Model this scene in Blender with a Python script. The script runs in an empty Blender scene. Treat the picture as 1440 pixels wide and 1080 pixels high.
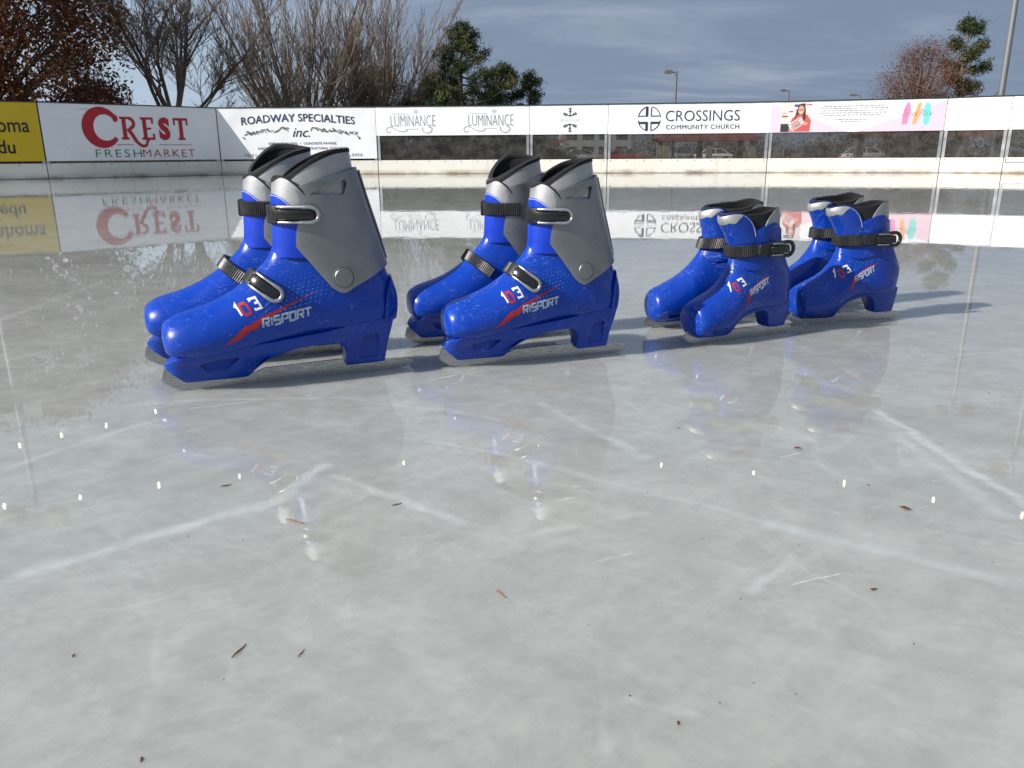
import bpy, bmesh, math, random
from mathutils import Vector, Matrix
from mathutils.bvhtree import BVHTree
PI = math.pi
R = math.radians
scene = bpy.context.scene
COL = scene.collection

# ------------------------------------------------------------------ object helpers
def tag(o, label=None, cat=None, group=None, kind=None):
    if label: o['label'] = label
    if cat: o['category'] = cat
    if group: o['group'] = group
    if kind: o['kind'] = kind
    return o
def empty(name, loc, rz=0.0, scale=(1, 1, 1)):
    o = bpy.data.objects.new(name, None); COL.objects.link(o)
    o.location = loc; o.rotation_euler = (0, 0, rz); o.scale = scale
    o.empty_display_size = .05
    return o
def link(name, me, parent=None, mats=None):
    o = bpy.data.objects.new(name, me); COL.objects.link(o)
    if mats is not None and len(me.materials) == 0:
        for m in (mats if isinstance(mats, (list, tuple)) else [mats]): me.materials.append(m)
    if parent: o.parent = parent
    return o
def mesh(name, vs, fs, smooth=False, mi=None):
    me = bpy.data.meshes.new(name); me.from_pydata([tuple(v) for v in vs], [], fs); me.update()
    if smooth: me.polygons.foreach_set('use_smooth', [True] * len(me.polygons))
    if mi: me.polygons.foreach_set('material_index', mi)
    return me
def smooth_angle(me, a=35):
    me.polygons.foreach_set('use_smooth', [True] * len(me.polygons))
    me.set_sharp_from_angle(angle=R(a))
    return me
class MB:
    def __init__(s): s.v = []; s.f = []; s.m = []
    def add(s, vs, fs, m=0):
        n = len(s.v); s.v += [tuple(v) for v in vs]; s.f += [[i + n for i in f] for f in fs]; s.m += [m] * len(fs)
    def box(s, x0, x1, y0, y1, z0, z1, m=0):
        s.add([(x0,y0,z0),(x1,y0,z0),(x1,y1,z0),(x0,y1,z0),(x0,y0,z1),(x1,y0,z1),(x1,y1,z1),(x0,y1,z1)],
              [(0,3,2,1),(4,5,6,7),(0,1,5,4),(1,2,6,5),(2,3,7,6),(3,0,4,7)], m)
    def tube(s, pts, rad, n=8, closed=False, caps=True, m=0, flat=1.0, up=None):
        pts = [Vector(p) for p in pts]; N = len(pts)
        rs = rad if isinstance(rad, (list, tuple)) else [rad] * N
        vs = []; prev = None
        for i, p in enumerate(pts):
            if closed: t = pts[(i + 1) % N] - pts[i - 1]
            else: t = pts[min(i + 1, N - 1)] - pts[max(i - 1, 0)]
            if t.length < 1e-9: t = Vector((0, 0, 1))
            t.normalize()
            if up is not None: a = (Vector(up) - t * t.dot(Vector(up))).normalized()
            elif prev is None:
                a = t.cross(Vector((0, 0, 1)))
                if a.length < .1: a = t.cross(Vector((1, 0, 0)))
                a.normalize()
            else: a = (prev - t * t.dot(prev)).normalized()
            prev = a; b = t.cross(a)
            for k in range(n):
                th = 2 * PI * k / n
                vs.append(p + a * math.cos(th) * rs[i] * flat + b * math.sin(th) * rs[i])
        fs = []
        for i in range(N if closed else N - 1):
            j = (i + 1) % N
            for k in range(n):
                k2 = (k + 1) % n
                fs.append((i * n + k, i * n + k2, j * n + k2, j * n + k))
        if caps and not closed:
            fs.append(tuple(range(n - 1, -1, -1))); fs.append(tuple((N - 1) * n + k for k in range(n)))
        s.add(vs, fs, m)
    def prism(s, poly, y0, y1, m=0):       # outline in x,z extruded along y
        n = len(poly)
        s.add([(x, y0, z) for x, z in poly] + [(x, y1, z) for x, z in poly],
              [tuple(range(n)), tuple(range(2 * n - 1, n - 1, -1))] + [(i, i + n, (i + 1) % n + n, (i + 1) % n) for i in range(n)], m)
    def build(s, name, mats, parent=None, smooth=None):
        me = mesh(name, s.v, s.f, False, s.m)
        bm = bmesh.new(); bm.from_mesh(me); bmesh.ops.recalc_face_normals(bm, faces=bm.faces); bm.to_mesh(me); bm.free()
        if smooth: smooth_angle(me, smooth)
        return link(name, me, parent, mats)
def recalc(me):
    bm = bmesh.new(); bm.from_mesh(me); bmesh.ops.recalc_face_normals(bm, faces=bm.faces); bm.to_mesh(me); bm.free(); return me
def apply_mod(me, kind, **kw):
    o = bpy.data.objects.new('tmp', me); COL.objects.link(o)
    md = o.modifiers.new('m', kind)
    for k, v in kw.items(): setattr(md, k, v)
    bpy.context.view_layer.update()
    dg = bpy.context.evaluated_depsgraph_get()
    out = bpy.data.meshes.new_from_object(o.evaluated_get(dg))
    bpy.data.objects.remove(o)
    return out
def boolean(meA, meB, op):
    b = bpy.data.objects.new('tmpb', meB); COL.objects.link(b)
    out = apply_mod(meA, 'BOOLEAN', object=b, operation=op, solver='EXACT')
    bpy.data.objects.remove(b)
    return out
def bevel(me, w, seg=2, ang=40):
    return apply_mod(me, 'BEVEL', width=w, segments=seg, limit_method='ANGLE', angle_limit=R(ang), use_clamp_overlap=True)
def mirror(me):
    m2 = me.copy(); m2.transform(Matrix.Scale(-1, 4, (0, 1, 0))); m2.flip_normals(); return m2

# ------------------------------------------------------------------ materials
def mat(name, col, rough=.5, metal=0., spec=.5, coat=0., nscale=None, namt=.15, bump=0., bscale=200., emit=None):
    m = bpy.data.materials.new(name); m.use_nodes = True
    nt = m.node_tree; b = nt.nodes['Principled BSDF']
    b.inputs['Base Color'].default_value = (*col, 1); b.inputs['Roughness'].default_value = rough
    b.inputs['Metallic'].default_value = metal; b.inputs['Specular IOR Level'].default_value = spec
    b.inputs['Coat Weight'].default_value = coat; b.inputs['Coat Roughness'].default_value = .12
    tc = nt.nodes.new('ShaderNodeTexCoord')
    if nscale:
        n = nt.nodes.new('ShaderNodeTexNoise'); n.inputs['Scale'].default_value = nscale; n.inputs['Detail'].default_value = 5
        nt.links.new(tc.outputs['Object'], n.inputs['Vector'])
        mr = nt.nodes.new('ShaderNodeMapRange'); mr.inputs[1].default_value = .3; mr.inputs[2].default_value = .7
        mr.inputs[3].default_value = 1 - namt; mr.inputs[4].default_value = 1 + namt
        nt.links.new(n.outputs['Fac'], mr.inputs[0])
        mx = nt.nodes.new('ShaderNodeVectorMath'); mx.operation = 'SCALE'; mx.inputs[0].default_value = col
        nt.links.new(mr.outputs[0], mx.inputs['Scale']); nt.links.new(mx.outputs[0], b.inputs['Base Color'])
        r2 = nt.nodes.new('ShaderNodeMapRange'); r2.inputs[1].default_value = .3; r2.inputs[2].default_value = .7
        r2.inputs[3].default_value = max(rough - .08, .02); r2.inputs[4].default_value = min(rough + .1, 1)
        nt.links.new(n.outputs['Fac'], r2.inputs[0]); nt.links.new(r2.outputs[0], b.inputs['Roughness'])
    if bump:
        n = nt.nodes.new('ShaderNodeTexNoise'); n.inputs['Scale'].default_value = bscale; n.inputs['Detail'].default_value = 4
        nt.links.new(tc.outputs['Object'], n.inputs['Vector'])
        bp = nt.nodes.new('ShaderNodeBump'); bp.inputs['Strength'].default_value = bump; bp.inputs['Distance'].default_value = .001
        nt.links.new(n.outputs['Fac'], bp.inputs['Height']); nt.links.new(bp.outputs[0], b.inputs['Normal'])
    if emit:
        b.inputs['Emission Color'].default_value = (*emit[0], 1); b.inputs['Emission Strength'].default_value = emit[1]
    return m
class NT:
    def __init__(s, m): s.nt = m.node_tree; s.b = s.nt.nodes['Principled BSDF']
    def n(s, t, **kw):
        x = s.nt.nodes.new(t)
        for k, v in kw.items(): setattr(x, k, v)
        return x
    def l(s, a, b): s.nt.links.new(a, b)
    def noise(s, vec, scale, detail=4, rough=.5, dist=0.):
        x = s.n('ShaderNodeTexNoise'); x.inputs['Scale'].default_value = scale; x.inputs['Detail'].default_value = detail
        x.inputs['Roughness'].default_value = rough; x.inputs['Distortion'].default_value = dist
        s.l(vec, x.inputs['Vector']); return x.outputs['Fac']
    def mr(s, v, a, b, c, d, smooth=False):
        x = s.n('ShaderNodeMapRange')
        if smooth: x.interpolation_type = 'SMOOTHSTEP'
        for i, q in enumerate((a, b, c, d)): x.inputs[i + 1].default_value = q
        s.l(v, x.inputs[0]); return x.outputs[0]
    def math(s, op, a, b=None, clamp=False):
        x = s.n('ShaderNodeMath', operation=op, use_clamp=clamp)
        for i, q in enumerate((a, b)):
            if q is None: continue
            if isinstance(q, (int, float)): x.inputs[i].default_value = q
            else: s.l(q, x.inputs[i])
        return x.outputs[0]
    def vmath(s, op, a, b=None, scale=None):
        x = s.n('ShaderNodeVectorMath', operation=op)
        for i, q in enumerate((a, b)):
            if q is None: continue
            if isinstance(q, (tuple, list)): x.inputs[i].default_value = q
            else: s.l(q, x.inputs[i])
        if scale is not None:
            if isinstance(scale, (int, float)): x.inputs['Scale'].default_value = scale
            else: s.l(scale, x.inputs['Scale'])
        return x
    def mix(s, f, a, b):
        x = s.n('ShaderNodeMix', data_type='RGBA')
        if isinstance(f, (int, float)): x.inputs[0].default_value = f
        else: s.l(f, x.inputs[0])
        for i, q in ((6, a), (7, b)):
            if isinstance(q, (tuple, list)): x.inputs[i].default_value = (*q, 1)
            else: s.l(q, x.inputs[i])
        return x.outputs[2]

# blue moulded plastic with scuffs and scratches
def blue_plastic(name, col, seed, scuff):
    m = mat(name, col, .22, spec=.32, coat=.12); t = NT(m)
    tc = t.n('ShaderNodeTexCoord'); oi = t.n('ShaderNodeObjectInfo'); rv = t.n('ShaderNodeCombineXYZ')
    for i_ in range(3): t.l(t.math('MULTIPLY', oi.outputs['Random'], 7.3 + i_ * 4.1), rv.inputs[i_])
    off = t.vmath('ADD', t.vmath('ADD', tc.outputs['Object'], (seed, seed * 1.7, seed * .3)).outputs[0], rv.outputs[0]).outputs[0]
    st = t.vmath('MULTIPLY', off, (1.0, 1.0, 3.0)).outputs[0]
    sc1 = t.mr(t.noise(st, 95, 6, .7, 1.5), .60 - scuff * .02, .67 - scuff * .02, 0, 1)
    reg = t.mr(t.noise(off, 22, 3), .47, .6, 0, 1)
    # thin scratches: iso-lines of a stretched noise
    rot = t.n('ShaderNodeVectorRotate', rotation_type='EULER_XYZ'); rot.inputs['Rotation'].default_value = (0, .7, .2)
    t.l(off, rot.inputs['Vector'])
    f = t.noise(t.vmath('MULTIPLY', rot.outputs[0], (1, 1, 6)).outputs[0], 16, 2, .5, .4)
    line = t.mr(t.math('ABSOLUTE', t.math('SUBTRACT', f, .5)), 0, .006, 1, 0)
    reg2 = t.mr(t.noise(off, 40, 2), .54, .6, 0, 1)
    mask = t.math('MAXIMUM', t.math('MULTIPLY', sc1, reg), t.math('MULTIPLY', line, reg2))
    mask = t.math('MULTIPLY', mask, .45)
    dust = t.mr(t.noise(off, 12, 4), .4, .75, 0, .035)
    c1 = t.mix(dust, col, (.22, .25, .36))
    t.l(t.mix(mask, c1, (.25, .36, .7)), t.b.inputs['Base Color'])
    t.l(t.math('ADD', t.mr(t.noise(off, 60, 4), .3, .7, .2, .36), t.math('MULTIPLY', mask, .5)), t.b.inputs['Roughness'])
    bp = t.n('ShaderNodeBump'); bp.inputs['Strength'].default_value = .25; bp.inputs['Distance'].default_value = .0006
    t.l(t.math('ADD', t.math('MULTIPLY', mask, -1), t.math('MULTIPLY', t.noise(off, 260, 3), .25)), bp.inputs['Height'])
    t.l(bp.outputs[0], t.b.inputs['Normal'])
    return m
M = {}
M['blue'] = blue_plastic('blue_plastic', (.0, .040, .36), 1.3, 1.0)
M['blue_small'] = blue_plastic('blue_plastic_scuffed', (.0, .036, .32), 4.1, 2.0)
M['blue_vinyl'] = mat('blue_vinyl', (.0005, .036, .44), .32, spec=.5, nscale=40, namt=.12, bump=.25, bscale=500)
M['silver'] = mat('silver_plastic', (.25, .26, .27), .33, metal=.8, spec=.5, nscale=25, namt=.12, bump=.3, bscale=900)
M['vinyl'] = mat('grey_vinyl', (.36, .37, .38), .4, metal=.45, nscale=35, namt=.1, bump=.5, bscale=700)
M['lever'] = mat('lever_metal', (.42, .42, .43), .28, metal=.85, nscale=60, namt=.15)
M['black'] = mat('black_fabric', (.008, .008, .009), .85, nscale=90, namt=.3, bump=.6, bscale=900)
M['strap'] = mat('black_strap', (.014, .014, .015), .42, nscale=60, namt=.3, bump=.2, bscale=600)
M['gloss'] = mat('black_gloss', (.012, .012, .013), .2, nscale=60, namt=.2)
M['white_print'] = mat('white_print', (.72, .74, .78), .45, nscale=300, namt=.25)
M['grey_print'] = mat('pale_print', (.42, .50, .60), .45, nscale=500, namt=.45)
M['red_print'] = mat('red_print', (.42, .02, .025), .4, nscale=300, namt=.2)
M['cyan_print'] = mat('cyan_print', (.05, .22, .55), .4, nscale=300, namt=.3)
M['thread'] = mat('thread', (.6, .65, .8), .6)
def blade_mat():
    m = mat('blade_steel', (.7, .7, .7), .24, metal=.92); t = NT(m)
    tc = t.n('ShaderNodeTexCoord'); v = tc.outputs['Object']
    a = t.mr(t.noise(t.vmath('MULTIPLY', v, (.35, 1, 3)).outputs[0], 260, 4, .5), .35, .65, 0, 1)
    b = t.mr(t.noise(v, 500, 3), .62, .72, 0, 1)
    c = t.mix(a, (.47, .47, .47), (.39, .39, .39)); c = t.mix(t.math('MULTIPLY', b, .25), c, (.3, .27, .22))
    t.l(c, t.b.inputs['Base Color']); t.l(t.mr(a, 0, 1, .2, .36), t.b.inputs['Roughness'])
    return m
M['blade'] = blade_mat()

# ------------------------------------------------------------------ skate modelling (u = toe to heel, z up, -y = outer side), millimetres
def fsec(s, a, b):
    pk = a / (a + b); return (max(s, 0) ** a) * (max(1 - s, 0) ** b) / ((pk ** a) * ((1 - pk) ** b))
def densify(secs, k):
    """Catmull-Rom through (Tu,Tz,Bu,Bz,W,alpha,beta) rows"""
    out = []; n = len(secs)
    for i in range(n - 1):
        p0, p1, p2, p3 = secs[max(i - 1, 0)], secs[i], secs[i + 1], secs[min(i + 2, n - 1)]
        for j in range(k):
            t = j / k
            out.append([.5 * (2 * b + (c - a) * t + (2 * a - 5 * b + 4 * c - d) * t * t + (3 * b - a - 3 * c + d) * t ** 3) for a, b, c, d in zip(p0, p1, p2, p3)])
    out.append(list(secs[-1])); return out
def ringpts(sec, n, off=0.):
    Tu, Tz, Bu, Bz, W, a, b = sec
    T = Vector((Tu, 0, Tz)); B = Vector((Bu, 0, Bz)); d = (B - T); L = d.length; d.normalize()
    T = T - d * off; B = B + d * off; L += 2 * off; W = W + off
    out = []
    for k in range(n):
        th = 2 * PI * k / n; s = (1 - math.cos(th)) / 2
        y = W * fsec(s, a, b) * (-1 if th < PI else 1)
        if k == 0 or abs(th - PI) < 1e-6: y = 0
        out.append(T + d * (s * L) + Vector((0, y, 0)))
    return out
def loft_solid(secs, k=4, n=56, off=0.):
    rows = [ringpts(s, n, off) for s in densify(secs, k)]
    vs = [v * .001 for r in rows for v in r]; fs = []
    for i in range(len(rows) - 1):
        for j in range(n):
            j2 = (j + 1) % n; fs.append((i * n + j, i * n + j2, (i + 1) * n + j2, (i + 1) * n + j))
    # domed start cap
    c = sum(rows[0], Vector()) / n * .001; c.x -= .0012; vs.append(c); ci = len(vs) - 1
    for j in range(n): fs.append((ci, (j + 1) % n, j))
    fs.append(tuple((len(rows) - 1) * n + j for j in range(n)))
    return recalc(mesh('loft', vs, fs))
def loft_ring(secs, th, off=0., k=5, n=72):
    S = densify(secs, k)
    o = [ringpts(s, n, off) for s in S]; q = [ringpts(s, n, off - th) for s in S]
    m = len(S); vs = [v * .001 for r in o + q for v in r]; fs = []
    for i in range(m - 1):
        for j in range(n):
            j2 = (j + 1) % n
            fs.append((i * n + j, i * n + j2, (i + 1) * n + j2, (i + 1) * n + j))
            fs.append(((m + i) * n + j, (m + i + 1) * n + j, (m + i + 1) * n + j2, (m + i) * n + j2))
    for i in (0, m - 1):
        for j in range(n):
            j2 = (j + 1) % n; fs.append((i * n + j, i * n + j2, (m + i) * n + j2, (m + i) * n + j))
    return recalc(mesh('ring', vs, fs))
def prism(poly, y0=-120, y1=120):
    mb = MB(); mb.prism([(a * .001, b * .001) for a, b in poly], y0 * .001, y1 * .001)
    return recalc(mesh('prism', mb.v, mb.f))
def rounded(poly, r, n=4):
    out = []; N = len(poly)
    for i in range(N):
        p = Vector(poly[i]); a = Vector(poly[i - 1]) - p; b = Vector(poly[(i + 1) % N]) - p
        rr = min(r, a.length * .45, b.length * .45)
        s = p + a.normalized() * rr; e = p + b.normalized() * rr
        for j in range(n + 1):
            t = j / n; q = s * (1 - t) ** 2 + p * 2 * t * (1 - t) + e * t * t
            out.append((q.x, q.y))
    return out
def smoothline(pts, k=5):
    S = densify([list(p) for p in pts], k); return [(p[0], p[1]) for p in S]
def bandpoly(line, w):
    """closed polygon: line and its offset by w to the right-hand side"""
    P = [Vector(p) for p in line]; off = []
    for i, p in enumerate(P):
        t = (P[min(i + 1, len(P) - 1)] - P[max(i - 1, 0)]).normalized()
        off.append(p + Vector((t.y, -t.x)) * w)
    return [tuple(p) for p in P] + [tuple(p) for p in reversed(off)]
def piece(secs, th, poly, off=0., bw=.6, ang=35):
    me = boolean(loft_ring(secs, th, off), prism(poly), 'INTERSECT')
    if bw: me = bevel(me, bw * .001, 2, 50)
    return smooth_angle(me, ang)
def columns(cols, wfun, nz=9):
    """solid described by (u, zlow, ztop) columns with a half width wfun(u,z)"""
    vs = []; fs = []; n = 2 * nz
    for (u, a, b) in cols:
        zs = [a + (b - a) * i / (nz - 1) for i in range(nz)]
        for z in zs: vs.append((u * .001, -wfun(u, z) * .001, z * .001))
        for z in reversed(zs): vs.append((u * .001, wfun(u, z) * .001, z * .001))
    for i in range(len(cols) - 1):
        for j in range(n):
            j2 = (j + 1) % n; fs.append((i * n + j, i * n + j2, (i + 1) * n + j2, (i + 1) * n + j))
    fs.append(tuple(range(n - 1, -1, -1))); fs.append(tuple((len(cols) - 1) * n + j for j in range(n)))
    return recalc(mesh('cols', vs, fs))
def bvh_of(meshes):
    vs = []; fs = []
    for me in meshes:
        n = len(vs); vs += [v.co.copy() for v in me.vertices]; fs += [[i + n for i in p.vertices] for p in me.polygons]
    return BVHTree.FromPolygons(vs, fs)
def decal(polys, bvh, off=.35, y0=-.2, maxlen=3.0):
    """polys: outlines in (u,z) mm; laid on the outer (-y) surface"""
    bm = bmesh.new()
    for poly in polys:
        vs = [bm.verts.new((a * .001, 0, b * .001)) for a, b in poly]
        try: bm.faces.new(vs)
        except Exception: pass
    bmesh.ops.triangulate(bm, faces=bm.faces)
    for _ in range(4):
        lg = [e for e in bm.edges if e.calc_length() > maxlen * .001]
        if not lg: break
        bmesh.ops.subdivide_edges(bm, edges=lg, cuts=1); bmesh.ops.triangulate(bm, faces=bm.faces)
    for v in list(bm.verts):
        h = bvh.ray_cast(Vector((v.co.x, y0, v.co.z)), Vector((0, 1, 0)))
        if h[0] is None: bm.verts.remove(v)
        else:
            nrm = h[1] if h[1].y < 0 else -h[1]
            v.co = h[0] + nrm * off * .001
    for f in bm.faces:
        f.normal_update()
        if f.normal.y > 0: f.normal_flip()
        f.smooth = True
    me = bpy.data.meshes.new('decal'); bm.to_mesh(me); bm.free(); return me
def strip(pts, w, closed=False):
    """mitred constant-width strip as quads"""
    P = [Vector(p) for p in pts]; N = len(P); L = []; Rr = []
    for i in range(N):
        if closed: a = (P[i] - P[i - 1]).normalized(); b = (P[(i + 1) % N] - P[i]).normalized()
        else:
            a = (P[i] - P[i - 1]).normalized() if i else (P[1] - P[0]).normalized()
            b = (P[i + 1] - P[i]).normalized() if i < N - 1 else a
        na = Vector((-a.y, a.x)); nb = Vector((-b.y, b.x)); m = (na + nb)
        m = m / max(m.length, 1e-6); k = w / 2 / max(m.dot(na), .35)
        L.append(P[i] + m * k); Rr.append(P[i] - m * k)
    out = []
    for i in range(N if closed else N - 1):
        j = (i + 1) % N; out.append([tuple(L[i]), tuple(L[j]), tuple(Rr[j]), tuple(Rr[i])])
    return out
def xf(polys, ox, oz, sx, sz, rot=0, shear=0):
    c, s = math.cos(R(rot)), math.sin(R(rot)); out = []
    for p in polys:
        q = []
        for x, z in p:
            x2 = x * sx + z * sz * shear; z2 = z * sz
            q.append((ox + x2 * c - z2 * s, oz + x2 * s + z2 * c))
        out.append(q)
    return out
TECH = {'R': [([(0,0),(0,1),(.8,1),(.8,.5),(.25,.5)],0), ([(.42,.38),(.85,0)],0)], 'I': [([(0.1,0),(0.1,1)],0)],
        'S': [([(.8,1),(0,1),(0,.52),(.8,.52),(.8,0),(0,0)],0)], 'P': [([(0,0),(0,1),(.8,1),(.8,.45),(.25,.45)],0)],
        'O': [([(0,0),(0,1),(.8,1),(.8,0)],1)], 'T': [([(-.1,1),(.9,1)],0), ([(.4,.88),(.4,0)],0)],
        '1': [([(0,.8),(.25,1),(.25,0)],0)], '0': [([(.15,0),(0,.2),(0,.8),(.15,1),(.65,1),(.8,.8),(.8,.2),(.65,0)],1)],
        '3': [([(0,.8),(0,1),(.8,1),(.8,.55),(.35,.55)],0), ([(.8,.42),(.8,0),(.1,0),(.1,.15)],0)]}
def tech(word, w=.2):
    out = []; x = 0
    for ch in word:
        for pl, cl in TECH[ch]: out += [[(a + x, b) for a, b in q] for q in strip(pl, w, bool(cl))]
        x += .5 if ch in 'I1' else 1.12
    return out, x
class Path:
    """strap path: outline of the boot cut by a plane, walked from the outer side round the front to the inner side"""
    def __init__(s, bvh, O, a2, p0, p1, off, n=70, wd=9):
        s.O = Vector(O) * .001; s.a2 = Vector(a2).normalized(); s.w = Vector((0, 1, 0)).cross(s.a2).normalized()
        if s.w.z < 0: s.w = -s.w
        dirs = []; rs = []
        for i in range(n):
            ph = R(p0 + (p1 - p0) * i / (n - 1)); d = Vector((0, -1, 0)) * math.sin(ph) + s.a2 * math.cos(ph)
            best = 0
            for q in (-1, -.5, 0, .5, 1):
                o = s.O + s.w * (q * wd * .001)
                h = bvh.ray_cast(o + d * .2, -d)
                if h[0] is not None: best = max(best, (h[0] - o).dot(d))
            dirs.append(d); rs.append(best)
        r2 = [max(rs[max(0, i - 2):i + 3]) for i in range(n)]
        for _ in range(3): r2 = [sum(r2[max(0, i - 2):i + 3]) / len(r2[max(0, i - 2):i + 3]) for i in range(n)]
        s.p = [s.O + d * (r + off * .001) for d, r in zip(dirs, r2)]
        s.cum = [0]
        for i in range(1, n): s.cum.append(s.cum[-1] + (s.p[i] - s.p[i - 1]).length)
        s.L = s.cum[-1] * 1000
    def at(s, l):
        l = l * .001; i = 0
        if l <= 0: i = 0
        elif l >= s.cum[-1]: i = len(s.p) - 2
        else:
            while i < len(s.p) - 2 and s.cum[i + 1] < l: i += 1
        t = s.p[i + 1] - s.p[i]; f = (l - s.cum[i]) / (s.cum[i + 1] - s.cum[i]); p = s.p[i] + t * f
        t.normalize(); nrm = t.cross(s.w)
        if nrm.dot(p - s.O) < 0: nrm = -nrm
        return p, t, nrm
    def near(s, key):
        return min(range(len(s.p)), key=lambda i: key(s.p[i]))
    def band(s, mb, l0, l1, hw, th, rib=0, step=1.5, m=0):
        n = max(2, int((l1 - l0) / step)); rows = []
        for i in range(n + 1):
            l = l0 + (l1 - l0) * i / n; p, t, nr = s.at(l)
            e = th + (rib if (rib and i % 2 == 0) else 0)
            a = hw * .001; c = (hw - 1.2) * .001; e *= .001
            rows += [p - s.w * a, p - s.w * a + nr * e * .5, p - s.w * c + nr * e, p + s.w * c + nr * e, p + s.w * a + nr * e * .5, p + s.w * a]
        fs = []
        for i in range(n):
            for j in range(6):
                j2 = (j + 1) % 6; fs.append((i * 6 + j, i * 6 + j2, (i + 1) * 6 + j2, (i + 1) * 6 + j))
        fs.append(tuple(range(5, -1, -1))); fs.append(tuple(n * 6 + j for j in range(6)))
        mb.add(rows, fs, m)
    def lever(s, l0, l1, hw, lift):
        """points of a U shaped loop lying over the strap; closed round end at l0"""
        pts = []; n = 14
        def P(l, w, e):
            p, t, nr = s.at(l); return p + s.w * (w * .001) + nr * (e * .001)
        for i in range(n): l = l1 + (l0 + hw - l1) * i / (n - 1); pts.append(P(l, hw, lift * (.45 + .55 * i / (n - 1))))
        for i in range(1, 12):
            a = PI * i / 12; pts.append(P(l0 + hw - math.sin(a) * hw, hw * math.cos(a), lift))
        for i in range(n): l = l0 + hw + (l1 - l0 - hw) * i / (n - 1); pts.append(P(l, -hw, lift * (1 - .55 * i / (n - 1))))
        return pts
def cyl(mb, c, r, y0, y1, n=28, m=0, bev=.0):
    c = (c[0] * .001, c[1] * .001); prof = [(y0, r), (y1 + bev, r), (y1, r - bev)] if bev else [(y0, r), (y1, r)]
    vs = []; fs = []
    for y, q in prof:
        for k in range(n):
            a = 2 * PI * k / n; vs.append((c[0] + q * .001 * math.cos(a), y * .001, c[1] + q * .001 * math.sin(a)))
    for i in range(len(prof) - 1):
        for k in range(n): fs.append((i * n + k, i * n + (k + 1) % n, (i + 1) * n + (k + 1) % n, (i + 1) * n + k))
    fs.append(tuple(range(n))); fs.append(tuple((len(prof) - 1) * n + k for k in range(n)))
    mb.add(vs, fs, m)
def mbmesh(mb, ang=35, bw=0):
    me = recalc(mesh('part', mb.v, mb.f, False, mb.m))
    if bw: me = bevel(me, bw * .001, 2, 40)
    return smooth_angle(me, ang)
def shell_mats(me, zc, umin=0):
    """black lining on the faces of the open top"""
    return me

def interp(tab, x):
    if x <= tab[0][0]: return tab[0][1]
    for (a, b), (c, d) in zip(tab, tab[1:]):
        if x <= c: return b + (d - b) * (x - a) / (c - a)
    return tab[-1][1]

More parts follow.
